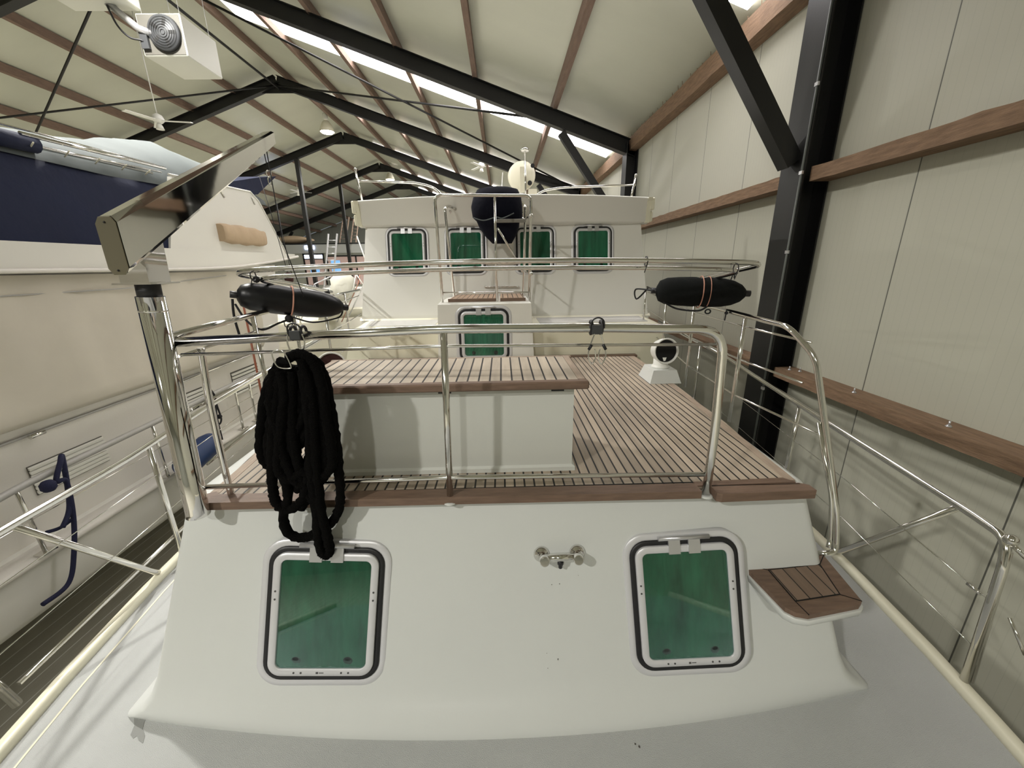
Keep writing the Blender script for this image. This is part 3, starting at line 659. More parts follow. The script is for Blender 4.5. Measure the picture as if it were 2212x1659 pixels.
for z0_ in (2.0, 1.72):
    tubeP('wire', [(-2.24, .9, z0_-.06), (-2.34, 2.4, z0_), (-2.42, 4.0, z0_+.08)], .0025, .02, n=6)
# pod hoop rails
fy = 4.22
tubeP('hoop_rail', [(PX0+.03, fy, PZ), (PX0+.02, fy, 3.98), (PX1+.02, fy, 3.965), (PX1+.0, fy+.02, PZ)], .0155, .07)
tubeP('rail_post', [(-.055, fy, 3.98), (-.06, fy, PZ)], .0125)
tubeP('foot_rail', [(PX0+.03, fy, 3.045), (PX1, fy, 3.035)], .008)
tubeP('hoop_rail', [(PX0+.08, 4.85, PZ), (PX0+.03, 4.85, 3.95), (PX0+.06, 5.0, 3.99), (PX0+.13, 5.08, 3.96)], .0155, .05)
tubeP('hoop_rail', [(PX1-.03, 4.85, PZ), (PX1+.0, 4.85, 3.95), (PX1-.04, 5.0, 4.03), (PX1-.09, 5.08, 3.98)], .0155, .05)
mb = MB()
for z in (3.22, 3.78):
    mb.sphere((PX1+.02, fy, z), .022, 10); mb.sphere((PX1-.04, 4.80, z+.03), .024, 10); mb.tube([(PX1+.02, fy, z), (PX1-.02, 4.82, z+.03)], .010, 8)
P('clamp', mb, M['chrome'])
# grab handles on wheelhouse
for z in (3.335, 3.06):
    yy = 5.01+.195*(z-2.72)
    tubeP('grab_handle', [(-.22, yy, z), (-.22, yy-.05, z), (.20, yy-.05, z-.005), (.20, yy, z-.005)], .010, .03)
# flybridge rails
tubeP('roof_rail', [(-1.73, 5.35, 4.33), (-1.0, 5.35, 4.30), (-.80, 5.33, 4.24), (-.70, 5.28, 4.13), (-.63, 5.15, 4.0), (-.60, 5.08, 3.93)], .013, .12)
tubeP('roof_rail', [(1.67, 5.35, 4.25), (.75, 5.35, 4.23), (.52, 5.33, 4.19), (.40, 5.28, 4.10), (.30, 5.15, 3.98), (.26, 5.08, 3.90)], .013, .12)
tubeP('rail_stanchion', [(-1.76, 5.36, 4.46), (-1.70, 5.30, 4.07)], .013); tubeP('rail_stanchion', [(1.69, 5.36, 4.36), (1.62, 5.30, 4.02)], .013)
P('stanchion_cap', MB().sphere((-1.76, 5.36, 4.46), .02, 8).sphere((1.69, 5.36, 4.36), .02, 8).sphere((-1.735, 5.35, 4.33), .022, 8).sphere((1.675, 5.35, 4.25), .022, 8), M['chrome'])

# ------------------------------------------------------------------ bench locker on the deck
BN = root('deck_bench', (-.3, 1.95, 2.314), 'white locker bench with slatted teak seat on the teak deck', 'bench')
mb = MB().loft([ring4(-.955, .345, 1.745, 2.21, 2.314), ring4(-.955, .345, 1.745, 2.21, 2.335), ring4(-.94, .33, 1.757, 2.2, 2.345), ring4(-.94, .33, 1.757, 2.2, 2.745)], True, True, True)
P('box', mb, mat('bench_white_paint', (.60, .61, .57), .4, 0, .03, 90), BN)
lid = P('seat', MB().box(-.985, .375, 1.745, 2.235, 2.762, 2.79), M['teakb'], BN, label='slatted weathered teak seat')
P('front_edge', MB().obox((-.305, 1.727, 2.772), V((.695, 0, 0)), V((0, .022, 0)), V((0, 0, .0195)), .006), M['teaksolid'], lid)
P('back_edge', MB().obox((-.305, 2.242, 2.777), V((.70, 0, 0)), V((0, .012, 0)), V((0, 0, .015)), .004), M['teaklight'], lid)
P('end_board', MB().box(.345, .378, 1.75, 2.235, 2.78, 2.7925), M['teaklight'], lid)
P('end_board', MB().box(-.99, -.957, 1.75, 2.235, 2.78, 2.7925), M['teaklight'], lid)
P('hinge', MB().box(-.31, -.25, 1.742, 1.75, 2.735, 2.752).box(.22, .28, 1.742, 1.75, 2.735, 2.752), M['black'], BN)

# ------------------------------------------------------------------ ventilation cowls
def cowl(x, y, z, faceang, label, lin, base=True, s=1.):
    r = root('ventilation_cowl', (x, y, z), label, 'ventilation cowl')
    zb = z
    if base:
        P('base_box', MB().loft([[(x+a*.5*s*w, y+b2*.5*s*d, z+h*s) for a, b2 in ((-1, -1), (1, -1), (1, 1), (-1, 1))] for w, d, h in ((.27, .30, 0), (.26, .29, .015), (.20, .23, .11))], True, True, True), M['gel'], r)
        zb = z+.11*s
    P('neck', MB().lathe([(.074, 0), (.074, .012), (.066, .018), (.062, .03), (.062, .10)], (x, y, zb), n=24), M['white'], r)
    d = V((math.sin(faceang), -math.cos(faceang), .10)).normalized(); c = V((x+.01, y, zb+.15))
    P('hood', MB().lathe([(.02, -.10), (.06, -.085), (.09, -.05), (.104, .0), (.107, .05), (.112, .064), (.108, .07), (.100, .064), (.096, .04), (.08, .0), (.03, -.05)], c, d, 32), M['white'], r)
    P('mouth', MB().lathe([(.096, .046), (.096, .052)], c, d, 32), lin, r)
cowl(1.385, 3.33, 2.314, .12, 'white cowl vent with black mouth on a square base by the right rail', M['hole'])
cowl(-1.36, 3.02, 2.314, .35, 'white cowl vent with dark red mouth half hidden behind the bench', M['red'])

# ------------------------------------------------------------------ davit crane
DV = root('davit_crane', (-1.345, 1.5, 2.29), 'polished stainless davit with slanting channel arm at the left corner of the teak deck', 'davit')
P('pole', MB().lathe([(.045, .0), (.043, .02), (.043, .93)], (-1.345, 1.5, 2.285), V((.055, 0, .99)), 32), M['mirror'], DV)
P('support_tube', MB().tube(smooth([(-1.235, 1.6, 3.0), (-1.255, 1.60, 2.75), (-1.262, 1.60, 2.5), (-1.262, 1.60, 2.315)]), .014, 12), M['mirror'], DV)
pc = V((-1.294, 1.5, 3.21))
P('collar', MB().lathe([(.0432, -.052), (.0440, -.048), (.0440, -.046), (.0432, -.044)], pc, V((.055, 0, .99)), 32), M['mirror'], DV)
P('neck_seal', MB().lathe([(.037, .0), (.037, .055)], pc-V((0, 0, .005)), V((.055, 0, .99)), 24), M['black'], DV)
P('flange', MB().box(-1.362, -1.228, 1.44, 1.57, 3.258, 3.264), M['mirror'], DV)
P('socket_box', MB().loft([ring4(-1.345, -1.245, 1.455, 1.55, 3.264), ring4(-1.335, -1.235, 1.455, 1.55, 3.46)], True, True, True), M['mirror'], DV)
# arm: tapering channel from A (near, low) to B (far, high)
A0 = V((-1.262, 1.38, 3.385)); B0 = V((-1.10, 2.15, 3.90))
ta = (B0-A0).normalized(); sd = ta.cross(V((0, 0, 1))).normalized(); uu = V((0, 0, 1))
def sec(c, w, h):
    k = .42; e = .22
    return [c+sd*(w*x)+uu*(h*y) for x, y in ((-1, -1+e), (-1+k, -1), (1-k, -1), (1, -1+e), (1, 1-e), (1-k, 1), (-1+k, 1), (-1, 1-e))]
P('arm', MB().loft([sec(A0, .040, .088), sec(A0+ta*.12, .040, .082), sec(B0, .036, .030)], True, True, True), M['mirror'], DV)
P('end_plate', MB().prism(sec(A0-ta*.004, .0405, .089), -ta*.003), M['olive'], DV)
mb = MB()
for y in (-.074, .074): mb.lathe([(.003, 0), (.003, .004)], A0+uu*y-ta*.007, -ta, 8)
P('rivet', mb, M['black'], DV)
tip = B0-ta*.03-uu*.02
P('sheave', MB().lathe([(.018, -.008), (.012, -.004), (.012, .004), (.018, .008)], tip, sd, 16), M['alu'], DV)
P('hoist_line', MB().tube([tip, tip+V((-.01, .02, -.42)), tip+V((.06, 0, -.70))], .0022, 6).tube([tip+V((-.015, 0, 0)), tip+V((-.02, .02, -.1))], .0022, 6), M['blackrope'], DV)
P('shackle', MB().tube([tip+V((-.02, .02, -.1))+V((.012*math.cos(a*PI/6), 0, .014*math.sin(a*PI/6)-.014)) for a in range(12)], .003, 6, True).tube([tip+V((-.02, .02, -.128))+V((.009*math.cos(a*PI/6), 0, .02*math.sin(a*PI/6)-.02)) for a in range(12)], .003, 6, True), M['chrome'], DV)

# ------------------------------------------------------------------ folded awning hoops
HP = root('folded_awning_frame', (0, 2.3, 3.2), 'two stainless awning hoops folded flat across the deck at eye level', 'awning frame')
def arc_hoop(zf, yf, xs, hinge_y, hinge_z, bul, r):
    L = [V((-xs-.17, hinge_y, hinge_z)), V((-xs-.05, (hinge_y+yf)/2, (hinge_z+zf)/2-.01)), V((-xs+.0, yf+.13, zf-.035)), V((-xs+.02, yf+.02, zf-.012))]
    n = 20; mid = [V((-xs+.10+(2*xs-.20)*k/n, yf-bul*(1-(2*k/n-1)**2), zf+.0*k+.028*(1-(2*k/n-1)**2))) for k in range(n+1)]
    Rr = [V((xs-.02, yf+.02, zf-.010)), V((xs-.0, yf+.13, zf-.03)), V((xs+.05, (hinge_y+yf)/2, (hinge_z+zf)/2-.01)), V((xs+.12, hinge_y, hinge_z-.02))]
    return smooth(L+mid+Rr, 5)
P('outer_hoop', MB().tube(arc_hoop(3.300, 2.27, 1.475, 3.9, 3.09, .05, .013), .0145, 14), M['chrome'], HP)
P('inner_hoop', MB().tube(arc_hoop(3.262, 2.34, 1.40, 3.75, 3.06, .05, .013), .0125, 14), M['chrome'], HP)
mb = MB()
for x, y, z in ((-1.62, 3.75, 3.09), (-1.60, 3.45, 3.11), (1.54, 3.75, 3.06), (1.52, 3.4, 3.10)):
    mb.sphere((x, y, z), .026, 10); mb.tube([(x, y, z-.04), (x, y, z+.03)], .017, 10)
P('hinge_clamp', mb, M['black'], HP)
mb = MB()
for x, z in ((-1.36, 3.27), (.80, 3.315), (1.31, 3.27)):
    p = V((x, 2.25, z)); mb.tube([p+V((0, .026*math.cos(a*PI/5), .026*math.sin(a*PI/5))) for a in range(10)], .003, 6, True); mb.tube([p+V((0, -.02, -.02)), p+V((-.012, -.02, -.06))], .0025, 6)
P('cable_tie', mb, M['black'], HP)

# ------------------------------------------------------------------ fenders tied to the frame
def fender(p, q, R, m, label, rings_at=None, hood=False):
    p = V(p); q = V(q); ax = (q-p).normalized(); L = (q-p).length
    r = root('fender', (p+q)/2-V((0, 0, R)), label, 'fender')
    pr = [(.012, 0), (.03, .004), (R*.70, .022), (R*.90, .065), (R*.97, .14), (R, .22), (R*1.0, L*.44), (R*.93, L*.5), (R*1.0, L*.56), (R, L-.22), (R*.95, L-.14), (R*.82, L-.08), (R*.58, L-.03), (.03, L-.004), (.012, L)]
    P('body', MB().lathe(pr, p, ax, 32), m, r)
    P('eye', MB().tube([p-ax*.03, p+ax*.03], .02, 12), M['black'], r)
    P('eye', MB().tube([q-ax*.03, q+ax*.03], .02, 12), M['black'], r)
    return r, ax, L
def hugging(c, ax, R, tilt=0., tr=.004, z=1.):
    u = ax.cross(V((0, 0, 1))).normalized(); w = u.cross(ax); 
    return [c+u*math.cos(a*PI/12)*R+w*math.sin(a*PI/12)*R*z+ax*tilt*math.sin(a*PI/12) for a in range(24)]
FL = [V((-1.545, 2.36, 3.165)), V((-1.075, 2.70, 3.052))]
r, ax, L = fender(FL[0], FL[1], .088, M['fender'], 'smooth black vinyl fender lashed to the left rail, pink cord round its waist')
mid = FL[0]+ax*L*.50
P('waist_cord', MB().tube(hugging(mid-ax*.015, ax, .088, .0, .004, 1.05), .0045, 8, True).tube([mid+ax*.02+V((0, -.086, -.03)), mid+ax*.04+V((0, -.07, .05)), mid+ax*.075+V((0, -.04, .082))], .005, 8), M['pink'], r)
P('lashing', MB().tube(smooth([FL[0]+V((0, -.04, -.02)), FL[0]+V((-.005, -.05, -.12)), FL[0]+V((.01, -.06, -.24))]), .007, 8).tube(smooth([FL[0]+V((.01, -.04, -.05)), FL[0]+V((.08, -.08, -.14)), FL[0]+V((.17, -.1, -.19)), mid+V((-.06, -.1, -.12)), mid+V((0, -.05, -.10))]), .006, 8)
  .tube(smooth([mid+V((0, -.04, -.09)), mid+V((-.01, -.05, -.14)), mid+V((-.05, -.05, -.15)), mid+V((-.055, -.05, -.12))]), .003, 6).tube(smooth([mid+V((0, -.05, -.09)), mid+V((.12, -.05, -.125)), FL[1]+V((-.05, -.06, -.07)), FL[1]+V((-.01, -.03, -.05)), FL[1]]), .005, 6)
  .sphere(mid+V((-.02, -.05, -.10)), .025, 10).sphere(FL[0]+V((.15, -.03, .085)), .02, 8), M['blackrope'], r)
FR = [V((1.05, 2.72, 3.125)), V((1.60, 2.60, 3.105))]
r, ax, L = fender(FR[0], FR[1], .097, M['fleece'], 'black cloth-covered fender lashed to the right rail')
mid = FR[0]+ax*L*.50
P('waist_cord', MB().tube(hugging(mid, ax, .098, .0, .004, 1.05), .0035, 8, True).tube(hugging(mid+ax*.045, ax, .098, 0, .004, 1.05), .0025, 8, True), M['pink'], r)
P('lashing', MB().tube(smooth([FR[0]+V((.04, -.05, -.07)), FR[0]+V((.12, -.08, -.115)), mid+V((-.04, -.08, -.115)), mid+V((.02, -.08, -.09))]), .006, 8).tube([mid+V((.025, -.09, -.12))+V((.018*math.cos(a*PI/5), 0, .014*math.sin(a*PI/5))) for a in range(10)], .005, 6, True)
  .tube(smooth([FR[1]+V((-.12, -.02, .09)), FR[1]+V((-.11, -.03, .14)), FR[1]+V((-.10, -.02, .10))]), .004, 6).tube([FR[1]+V((-.13, -.04, -.10)), FR[1]+V((-.135, -.04, -.17))], .004, 6).sphere(FR[1]+V((-.13, -.04, -.12)), .012, 8)
  , M['blackrope'], r)
P('end_line', MB().tube(smooth([FR[0]+V((-.02, -.02, .0)), FR[0]+V((-.07, .2, .0)), FR[0]+V((-.06, .2, -.07)), FR[0]+V((-.02, .1, .01))]), .006, 6), M['blackrope'], r)

# ------------------------------------------------------------------ rope hangers and coil
def hanger(x, label, droop=0.):
    r = root('rope_hanger', (x, 1.54, 2.95), label, 'rope hanger'); z = 3.063
    P('strap', MB().tube([(x-.02, 1.54+.024*math.cos(a*PI/6), z+.026*math.sin(a*PI/6)) for a in range(12)], .006, 8, True).tube([(x+.02, 1.54+.024*math.cos(a*PI/6), z+.026*math.sin(a*PI/6)) for a in range(12)], .006, 8, True), M['black'], r)
    P('buckle', MB().obox((x, 1.512, z-.005), V((.021, 0, 0)), V((0, .005, 0)), V((0, 0, .018)), .003), M['dkgrey'], r)
    P('top_loop', MB().tube(smooth([(x-.027, 1.515, z+.0), (x-.022, 1.51, z+.03), (x, 1.51, z+.042), (x+.022, 1.51, z+.03), (x+.027, 1.515, z+.0)]), .003, 6), M['black'], r)
    return r, z
r, z = hanger(-.80, 'black strap clip on the top rail holding the rope coil')
P('wire_loop', MB().tube(smooth([(-.827, 1.51, z), (-.83, 1.505, z-.035), (-.815, 1.50, z-.085), (-.80, 1.50, z-.092), (-.785, 1.50, z-.085), (-.765, 1.505, z-.035), (-.773, 1.51, z)]), .0028, 6), M['chrome'], r)
r, z = hanger(.368, 'empty black strap clip with two steel loops on the top rail')
for s in (-1, 1):
    P('wire_loop', MB().tube(smooth([(.368+s*.012, 1.505, z-.02), (.368+s*.03, 1.505, z-.075), (.368+s*.034, 1.50, z-.11), (.368+s*.020, 1.50, z-.14), (.368+s*.006, 1.50, z-.115), (.368+s*.010, 1.50, z-.08)]), .0028, 6), M['chrome'], r)
    P('loop_end', MB().tube([(.368+s*.022, 1.502, z-.062), (.368+s*.034, 1.502, z-.082)], .006, 8), M['black'], r)
RC = root('rope_coil', (-.83, 1.5, 2.2), 'thick black rope coil hanging from the front rail over the cabin edge', 'rope')
random.seed(11)
def rope(pts, Y, r=.0195, closed=False):
    ps = [aY(x, y, Y+dy) for x, y, dy in [(p+(0,))[:3] for p in pts]]
    ps = smooth(ps, 9, closed); nz = [[1+random.uniform(-.16, .2) for k in range(10)] for _ in ps]
    P('rope_strand', MB().tube(ps, r, 10, closed, lambda i, k: r*nz[i][k]), M['rope'], RC)
rope([(612, 778), (580, 830), (568, 900), (562, 960), (575, 1000), (605, 1015), (640, 1020), (670, 985), (690, 930), (700, 860), (690, 800), (650, 770), (640, 765)], 1.50)
rope([(610, 782), (598, 850), (590, 930), (588, 1010), (590, 1060), (600, 1090), (625, 1100), (655, 1075), (668, 1010), (672, 940), (676, 860), (665, 790)], 1.47)
rope([(618, 785), (608, 860), (603, 950), (612, 1020), (622, 1070), (612, 1120), (628, 1155), (665, 1160), (690, 1140), (680, 1090), (655, 1040), (640, 980), (632, 900), (632, 800)], 1.475)
rope([(655, 768), (690, 790), (708, 850), (722, 930), (730, 1000), (735, 1070), (728, 1110), (705, 1135), (690, 1090), (684, 1010), (690, 900), (676, 800)], 1.49)
rope([(650, 775), (672, 850), (680, 960), (690, 1080), (705, 1150), (712, 1190), (702, 1198), (690, 1180), (684, 1110), (672, 1010), (668, 900), (655, 800)], 1.455)
rope([(622, 775), (645, 765), (675, 780), (695, 830), (705, 900), (716, 970), (715, 1010), (690, 1030), (655, 1020), (625, 1035), (600, 1010), (605, 940), (615, 850), (605, 800)], 1.465)
rope([(625, 790), (632, 870), (628, 950), (650, 1010), (668, 1050), (660, 1080), (650, 1097)], 1.48)
rope([(690, 800), (665, 880), (640, 930), (620, 980), (590, 1000), (580, 960), (592, 880), (604, 800)], 1.485)
rope([(600, 800), (612, 900), (640, 960), (668, 920), (690, 850), (672, 790)], 1.50, .022)
rope([(640, 790), (650, 850), (645, 930), (635, 1010), (648, 1060)], 1.495, .021)
rope([(660, 775), (690, 840), (700, 930), (705, 1000), (690, 1040), (660, 1030)], 1.478, .021)
rope([(594, 800), (585, 870), (600, 930), (615, 990), (640, 1040), (665, 1045)], 1.47, .021)
P('steel_ring', MB().tube(smooth([aY(588, 768, 1.44), aY(600, 792, 1.44), aY(624, 796, 1.44), aY(628, 790, 1.44), aY(612, 760, 1.44), aY(592, 758, 1.44)], 6, True), .0025, 6, True), M['chrome'], RC)

# ------------------------------------------------------------------ covered outboard motor on the pod rail
OM = root('covered_outboard', (-.03, 4.8, 3.45), 'outboard motor under a dark navy cover, strapped to the pod rail', 'outboard motor')
def orow(x0, x1, yd, z, wob=0.): 
    c = ((x0+x1)/2); w = (x1-x0)/2
    return [(c+w*(1+wob*math.sin(3*a))*max(-1, min(1, 1.12*math.cos(a))), 4.72+yd*math.sin(a), z+wob*.05*math.cos(2*a)) for a in [2*PI*k/20 for k in range(20)]]
P('cover', MB().loft([orow(-.10, .12, .07, 3.55), orow(-.17, .16, .11, 3.62, .02), orow(-.24, .20, .15, 3.72, .03), orow(-.27, .21, .17, 3.79, .02), orow(-.31, .24, .19, 3.83, .03), orow(-.325, .24, .20, 3.93, .02), orow(-.30, .23, .19, 4.02, .02), orow(-.25, .19, .16, 4.10), orow(-.15, .10, .09, 4.125)], True, True), M['navyd'], OM)
P('mount_board', MB().obox((.10, 4.50, 3.765), V((.165, 0, 0)), V((0, .012, 0)), V((0, 0, .018)), .004), mat('grey_mount_board', (.20, .19, .165), .6), OM)
P('cord', MB().tube(smooth([(-.29, 4.5, 3.80), (-.18, 4.48, 3.77), (-.05, 4.48, 3.80), (.02, 4.48, 3.79), (.14, 4.5, 3.84)]), .006, 6).tube([(-.06, 4.48, 3.79), (-.055, 4.6, 3.40)], .004, 6), M['greycv'], OM)
P('strut', MB().tube([(-.04, 4.5, 3.70), (.20, 4.75, 3.33)], .012, 8), M['chrome'], OM)
# radar / dish and mast on the wheelhouse roof
RD = root('radar_dish', (.33, 6.2, 3.98), 'round cream radar dome tipped on edge on a short mast above the wheelhouse', 'radar')
P('dome', MB().lathe([(.02, -.08), (.14, -.075), (.19, -.04), (.20, .0), (.195, .03), (.15, .05), (.02, .055)], (.31, 6.2, 4.53), V((-.25, -1, .15)), 36), M['cream'], RD)
P('bracket', MB().box(.28, .36, 6.05, 6.10, 4.30, 4.62).box(.40, .52, 6.06, 6.14, 4.26, 4.34), M['cream'], RD)
P('mast_tube', MB().tube([(.36, 6.02, 3.98), (.35, 6.02, 4.80)], .014, 8).lathe([(.05, 0), (.06, .02), (.04, .045)], (.35, 6.02, 4.80), n=16), M['chrome'], RD)
P('cable_gland', MB().lathe([(.028, 0), (.028, .01)], (.46, 6.10, 4.64), V((0, -1, 0)), 14).lathe([(.032, 0), (.032, .01)], (.42, 6.09, 4.42), V((0, -1, 0)), 14), M['black'], RD)
P('roof_box', MB().obox((.62, 6.3, 4.18), V((.10, 0, 0)), V((0, .1, 0)), V((0, 0, .05)), .02), M['white'], RD)
obj('whip_antenna', MB().tube([(-.02, 7.5, 3.98), (.05, 7.5, 4.85)], .008, 6), M['white'], None, 'short white whip antenna behind the navy motor cover', 'antenna')

# ================================================================== NEIGHBOURING YACHT
NB = root('motor_yacht', (-5.6, 4, 0), 'cream motor yacht alongside on the left with beige side curtain and blue canopy', 'yacht')
CUR[0] = NB
def prof(name, pts, X0, X1, m, parent=None, label=None):
    """outline given as (y, z), from X0 to X1"""
    return P(name, MB().prism([(X0, y, z) for y, z in pts], (X1-X0, 0, 0)), m, parent, label)
xs = [-3.62, -3.60]
yy = [-2+.5*k for k in range(20)]
def bowx(y): return -3.60 if y < 6.2 else -3.60-.14*(y-6.2)**1.5
P('hull', MB().loft([[(bowx(y)-2.2, y, 0.03), (bowx(y)-1.5, y, .40), (bowx(y)-.55, y, .72), (bowx(y)-.012, y, .785), (bowx(y)+.015, y, .84), (bowx(y)+.005, y, 1.0), (bowx(y), y, 1.23), (bowx(y)-.2, y, 1.25)] for y in yy], False, False), M['cyacht'])
P('rubbing_strake', MB().loft([[(bowx(y)+.045, y, 1.19), (bowx(y)+.05, y, 1.215), (bowx(y)+.03, y, 1.24), (bowx(y)-.25, y, 1.245), (bowx(y)-.25, y, 1.18)] for y in yy], True, True), M['cyachtd'])
prof('cabin_side', [(-2, 1.23), (6.3, 1.23), (6.6, 2.1), (6.9, 3.38), (-2, 3.28)], -3.78, -7.4, M['cyachtd'])
prof('side_coaming', [(-2, 3.30), (3.0, 3.32), (5.5, 3.345), (7.3, 3.50), (7.3, 3.56), (-2, 3.505)], -3.62, -3.80, M['cyacht'])
P('coaming_lip', MB().tube(smooth([(-3.60, -2, 3.305), (-3.60, 3.0, 3.32), (-3.60, 5.5, 3.345), (-3.62, 7.3, 3.51), (-3.75, 7.42, 3.52)]), .018, 8), M['cyachtd'])
prof('foredeck', [(6.2, 1.2), (7.45, 1.2), (7.4, 1.9), (6.3, 2.1)], -4.0, -7.0, M['trim'])
P('side_strip', MB().tube([(-3.76, -2, 2.05), (-3.76, 6.1, 2.10)], .012, 8), M['railgrey'])
for k, (y0, y1, z0, z1) in enumerate(((1.0, 2.05, 1.62, 1.86), (2.85, 3.45, 1.60, 1.84), (4.25, 4.75, 1.62, 1.92), (5.3, 5.9, 1.62, 1.95))):
    mb = MB()
    for s in range(7): zz = z0+(z1-z0)*s/7; mb.obox((-3.765, (y0+y1)/2, zz+.014), V((.006, 0, -.005)), V((0, (y1-y0)/2, 0)), V((0, 0, .010)))
    P('vent_grille', mb, M['cyacht'])
    P('vent_recess', MB().box(-3.78, -3.770, y0, y1, z0-.01, z1), M['greym'])
# beige side curtain
nn = 60; rings = []
for k in range(nn+1):
    y = -1+(5.95+1)*k/nn; w = .012*math.sin(k*1.7)+.02*math.sin(k*.55)
    rings.append([(-3.70+w*.6, y, 3.29), (-3.66+w, y, 3.0), (-3.63+w*1.4, y, 2.6), (-3.64+w, y, 2.32), (-3.62, y, 2.24), (-3.66, y, 2.185), (-3.74, y, 2.20)])
P('side_curtain', MB().loft(rings, False, False), M['tarp'], label='beige canvas side curtain with rolled hem')
P('curtain_seam', MB().tube([(-3.685, -1, 3.13), (-3.67, 2.9, 3.145), (-3.665, 4.0, 3.15), (-3.68, 5.5, 3.24)], .006, 6), M['railgrey'])
# canopy, boom and cover
rings = []
for k in range(31):
    y = 0+4.95*k/30; zt = 4.13+.19*min(1, y/4.8)+.0; w = .01*math.sin(k*1.1)
    rings.append([(-3.72, y, 3.50), (-3.74+w, y, 3.8), (-3.78-w, y, 4.08), (-3.84, y, zt), (-4.3, y, zt+.05), (-5.6, y, zt+.02), (-6.5, y, 3.6)])
P('blue_canopy', MB().loft(rings, False, False).add(rings[-1], [list(range(7))]), M['navy'], label='dark blue canvas canopy')
P('handrail', MB().tube([(-3.80, .5, 4.185), (-3.80, 4.85, 4.335)], .014, 8).tube([(-3.76, 3.6, 4.36), (-3.76, 5.0, 4.41)], .016, 10).tube([(-3.80, 3.5, 4.29), (-3.80, 4.98, 4.37)], .010, 8).tube([(-3.84, 3.5, 4.41), (-3.82, 4.95, 4.44)], .008, 8), M['chrome'])
mb = MB()
for k in range(8): y = 2.85+k*.27; P('awning_hook', MB().tube([(-3.79, y, 4.19+.028*(y-1)), (-3.68, y-.06, 4.22+.028*(y-1))], .006, 5), M['cream'])
P('furled_awning', MB().tube([(-3.80, .5, 4.22), (-3.80, 3.45, 4.30), (-3.80, 3.72, 4.31)], .065, 12), M['navy'])
# flybridge side screen (cream wedge)
prof('flybridge_screen', [(4.7, 3.5), (5.0, 4.33), (6.45, 4.405), (6.62, 4.30), (7.18, 3.53)], -3.70, -3.76, M['cyacht'])
P('flybridge_lock', MB().tube([(-3.69, 5.75, 4.35), (-3.69, 5.82, 4.24)], .01, 6).tube([(-3.69, 6.45, 4.34), (-3.69, 6.5, 4.25)], .01, 6), M['chrome'])
P('screen_trim', MB().tube([(-3.70, 4.95, 4.34), (-3.70, 6.45, 4.412), (-3.70, 6.62, 4.31), (-3.70, 7.2, 3.54)], .014, 8), M['cyacht'])
# covered dinghy on top
CV = root('covered_dinghy', (-4.6, 5.6, 4.3), 'dinghy on the neighbour yacht under a pale grey cover with navy skirt', 'dinghy')
rings = []
rid = [(3.0, 4.36), (4.4, 4.60), (4.9, 4.68), (5.3, 4.80), (5.5, 4.85), (5.8, 4.91), (6.1, 4.88), (6.6, 4.86), (7.0, 4.80), (7.3, 4.60), (7.4, 4.5)]
def rz(y):
    for (a, b), (c, d) in zip(rid, rid[1:]):
        if y <= c: t = max(0, (y-a)/(c-a)); t = t*t*(3-2*t); return b+(d-b)*t
    return rid[-1][1]
for k in range(51):
    t = k/50; y = 3.0+4.35*t; zc = rz(y); w = .80*(1-.45*max(0, t-.5)); lo = 4.20+.10*max(0, t-.3)*2.2; f = .02*math.sin(k*1.3)
    rings.append([(-4.60+w, y, lo), (-4.60+w*.95+f*.3, y, lo+(zc-lo)*.35), (-4.60+w*.62, y, lo+(zc-lo)*.72+f*.3), (-4.60+w*.2, y, zc-.015), (-4.60, y, zc), (-4.60-w*.6, y, lo+(zc-lo)*.7), (-4.60-w, y, lo)])
P('cover', MB().loft(rings, False, False), M['greycv'], CV)
P('skirt', MB().prism([aX(x, y, -3.86) for x, y in ((380, 432), (440, 428), (500, 424), (557, 420), (575, 402), (597, 381), (560, 383), (500, 392), (440, 400), (380, 408))], (-.7, 0, 0)), M['navy'], CV)
# tan pouch
rg = []
for k in range(13):
    t = k/12; e = math.sin(PI*min(1, max(0, .08+t*.84)))**.12; w = .012*math.sin(k*1.6)
    rg.append([(-3.70+.11*math.copysign(abs(math.cos(a))**.5, math.cos(a))*e+w*.4, 5.55+.95*t, 3.78-.012*t+.125*math.copysign(abs(math.sin(a))**.5, math.sin(a))*e+w*.7) for a in [2*PI*j/12 for j in range(12)]])
obj('tan_pouch', MB().loft(rg, True, True), M['tan'], None, 'wrinkled tan canvas pouch hanging on the neighbour flybridge side', 'pouch')
# neighbour lines from flybridge
HL = root('halyard_pair', aX(628, 600, -3.4), 'pair of thin dark lines ending in a brown float, right of the tan pouch', 'line')
P('line', MB().tube([aX(560, 380, -3.6), aX(583, 452, -3.5), aX(622, 592, -3.4)], .005, 6), M['blackrope'], HL)
P('line', MB().tube([aX(598, 440, -3.6), aX(609, 501, -3.5), aX(630, 592, -3.4)], .005, 6), M['blackrope'], HL)
P('float', MB().lathe([(.02, 0), (.06, .03), (.07, .09), (.05, .15), (.02, .17)], aX(626, 612, -3.4), n=14), M['red'], HL)
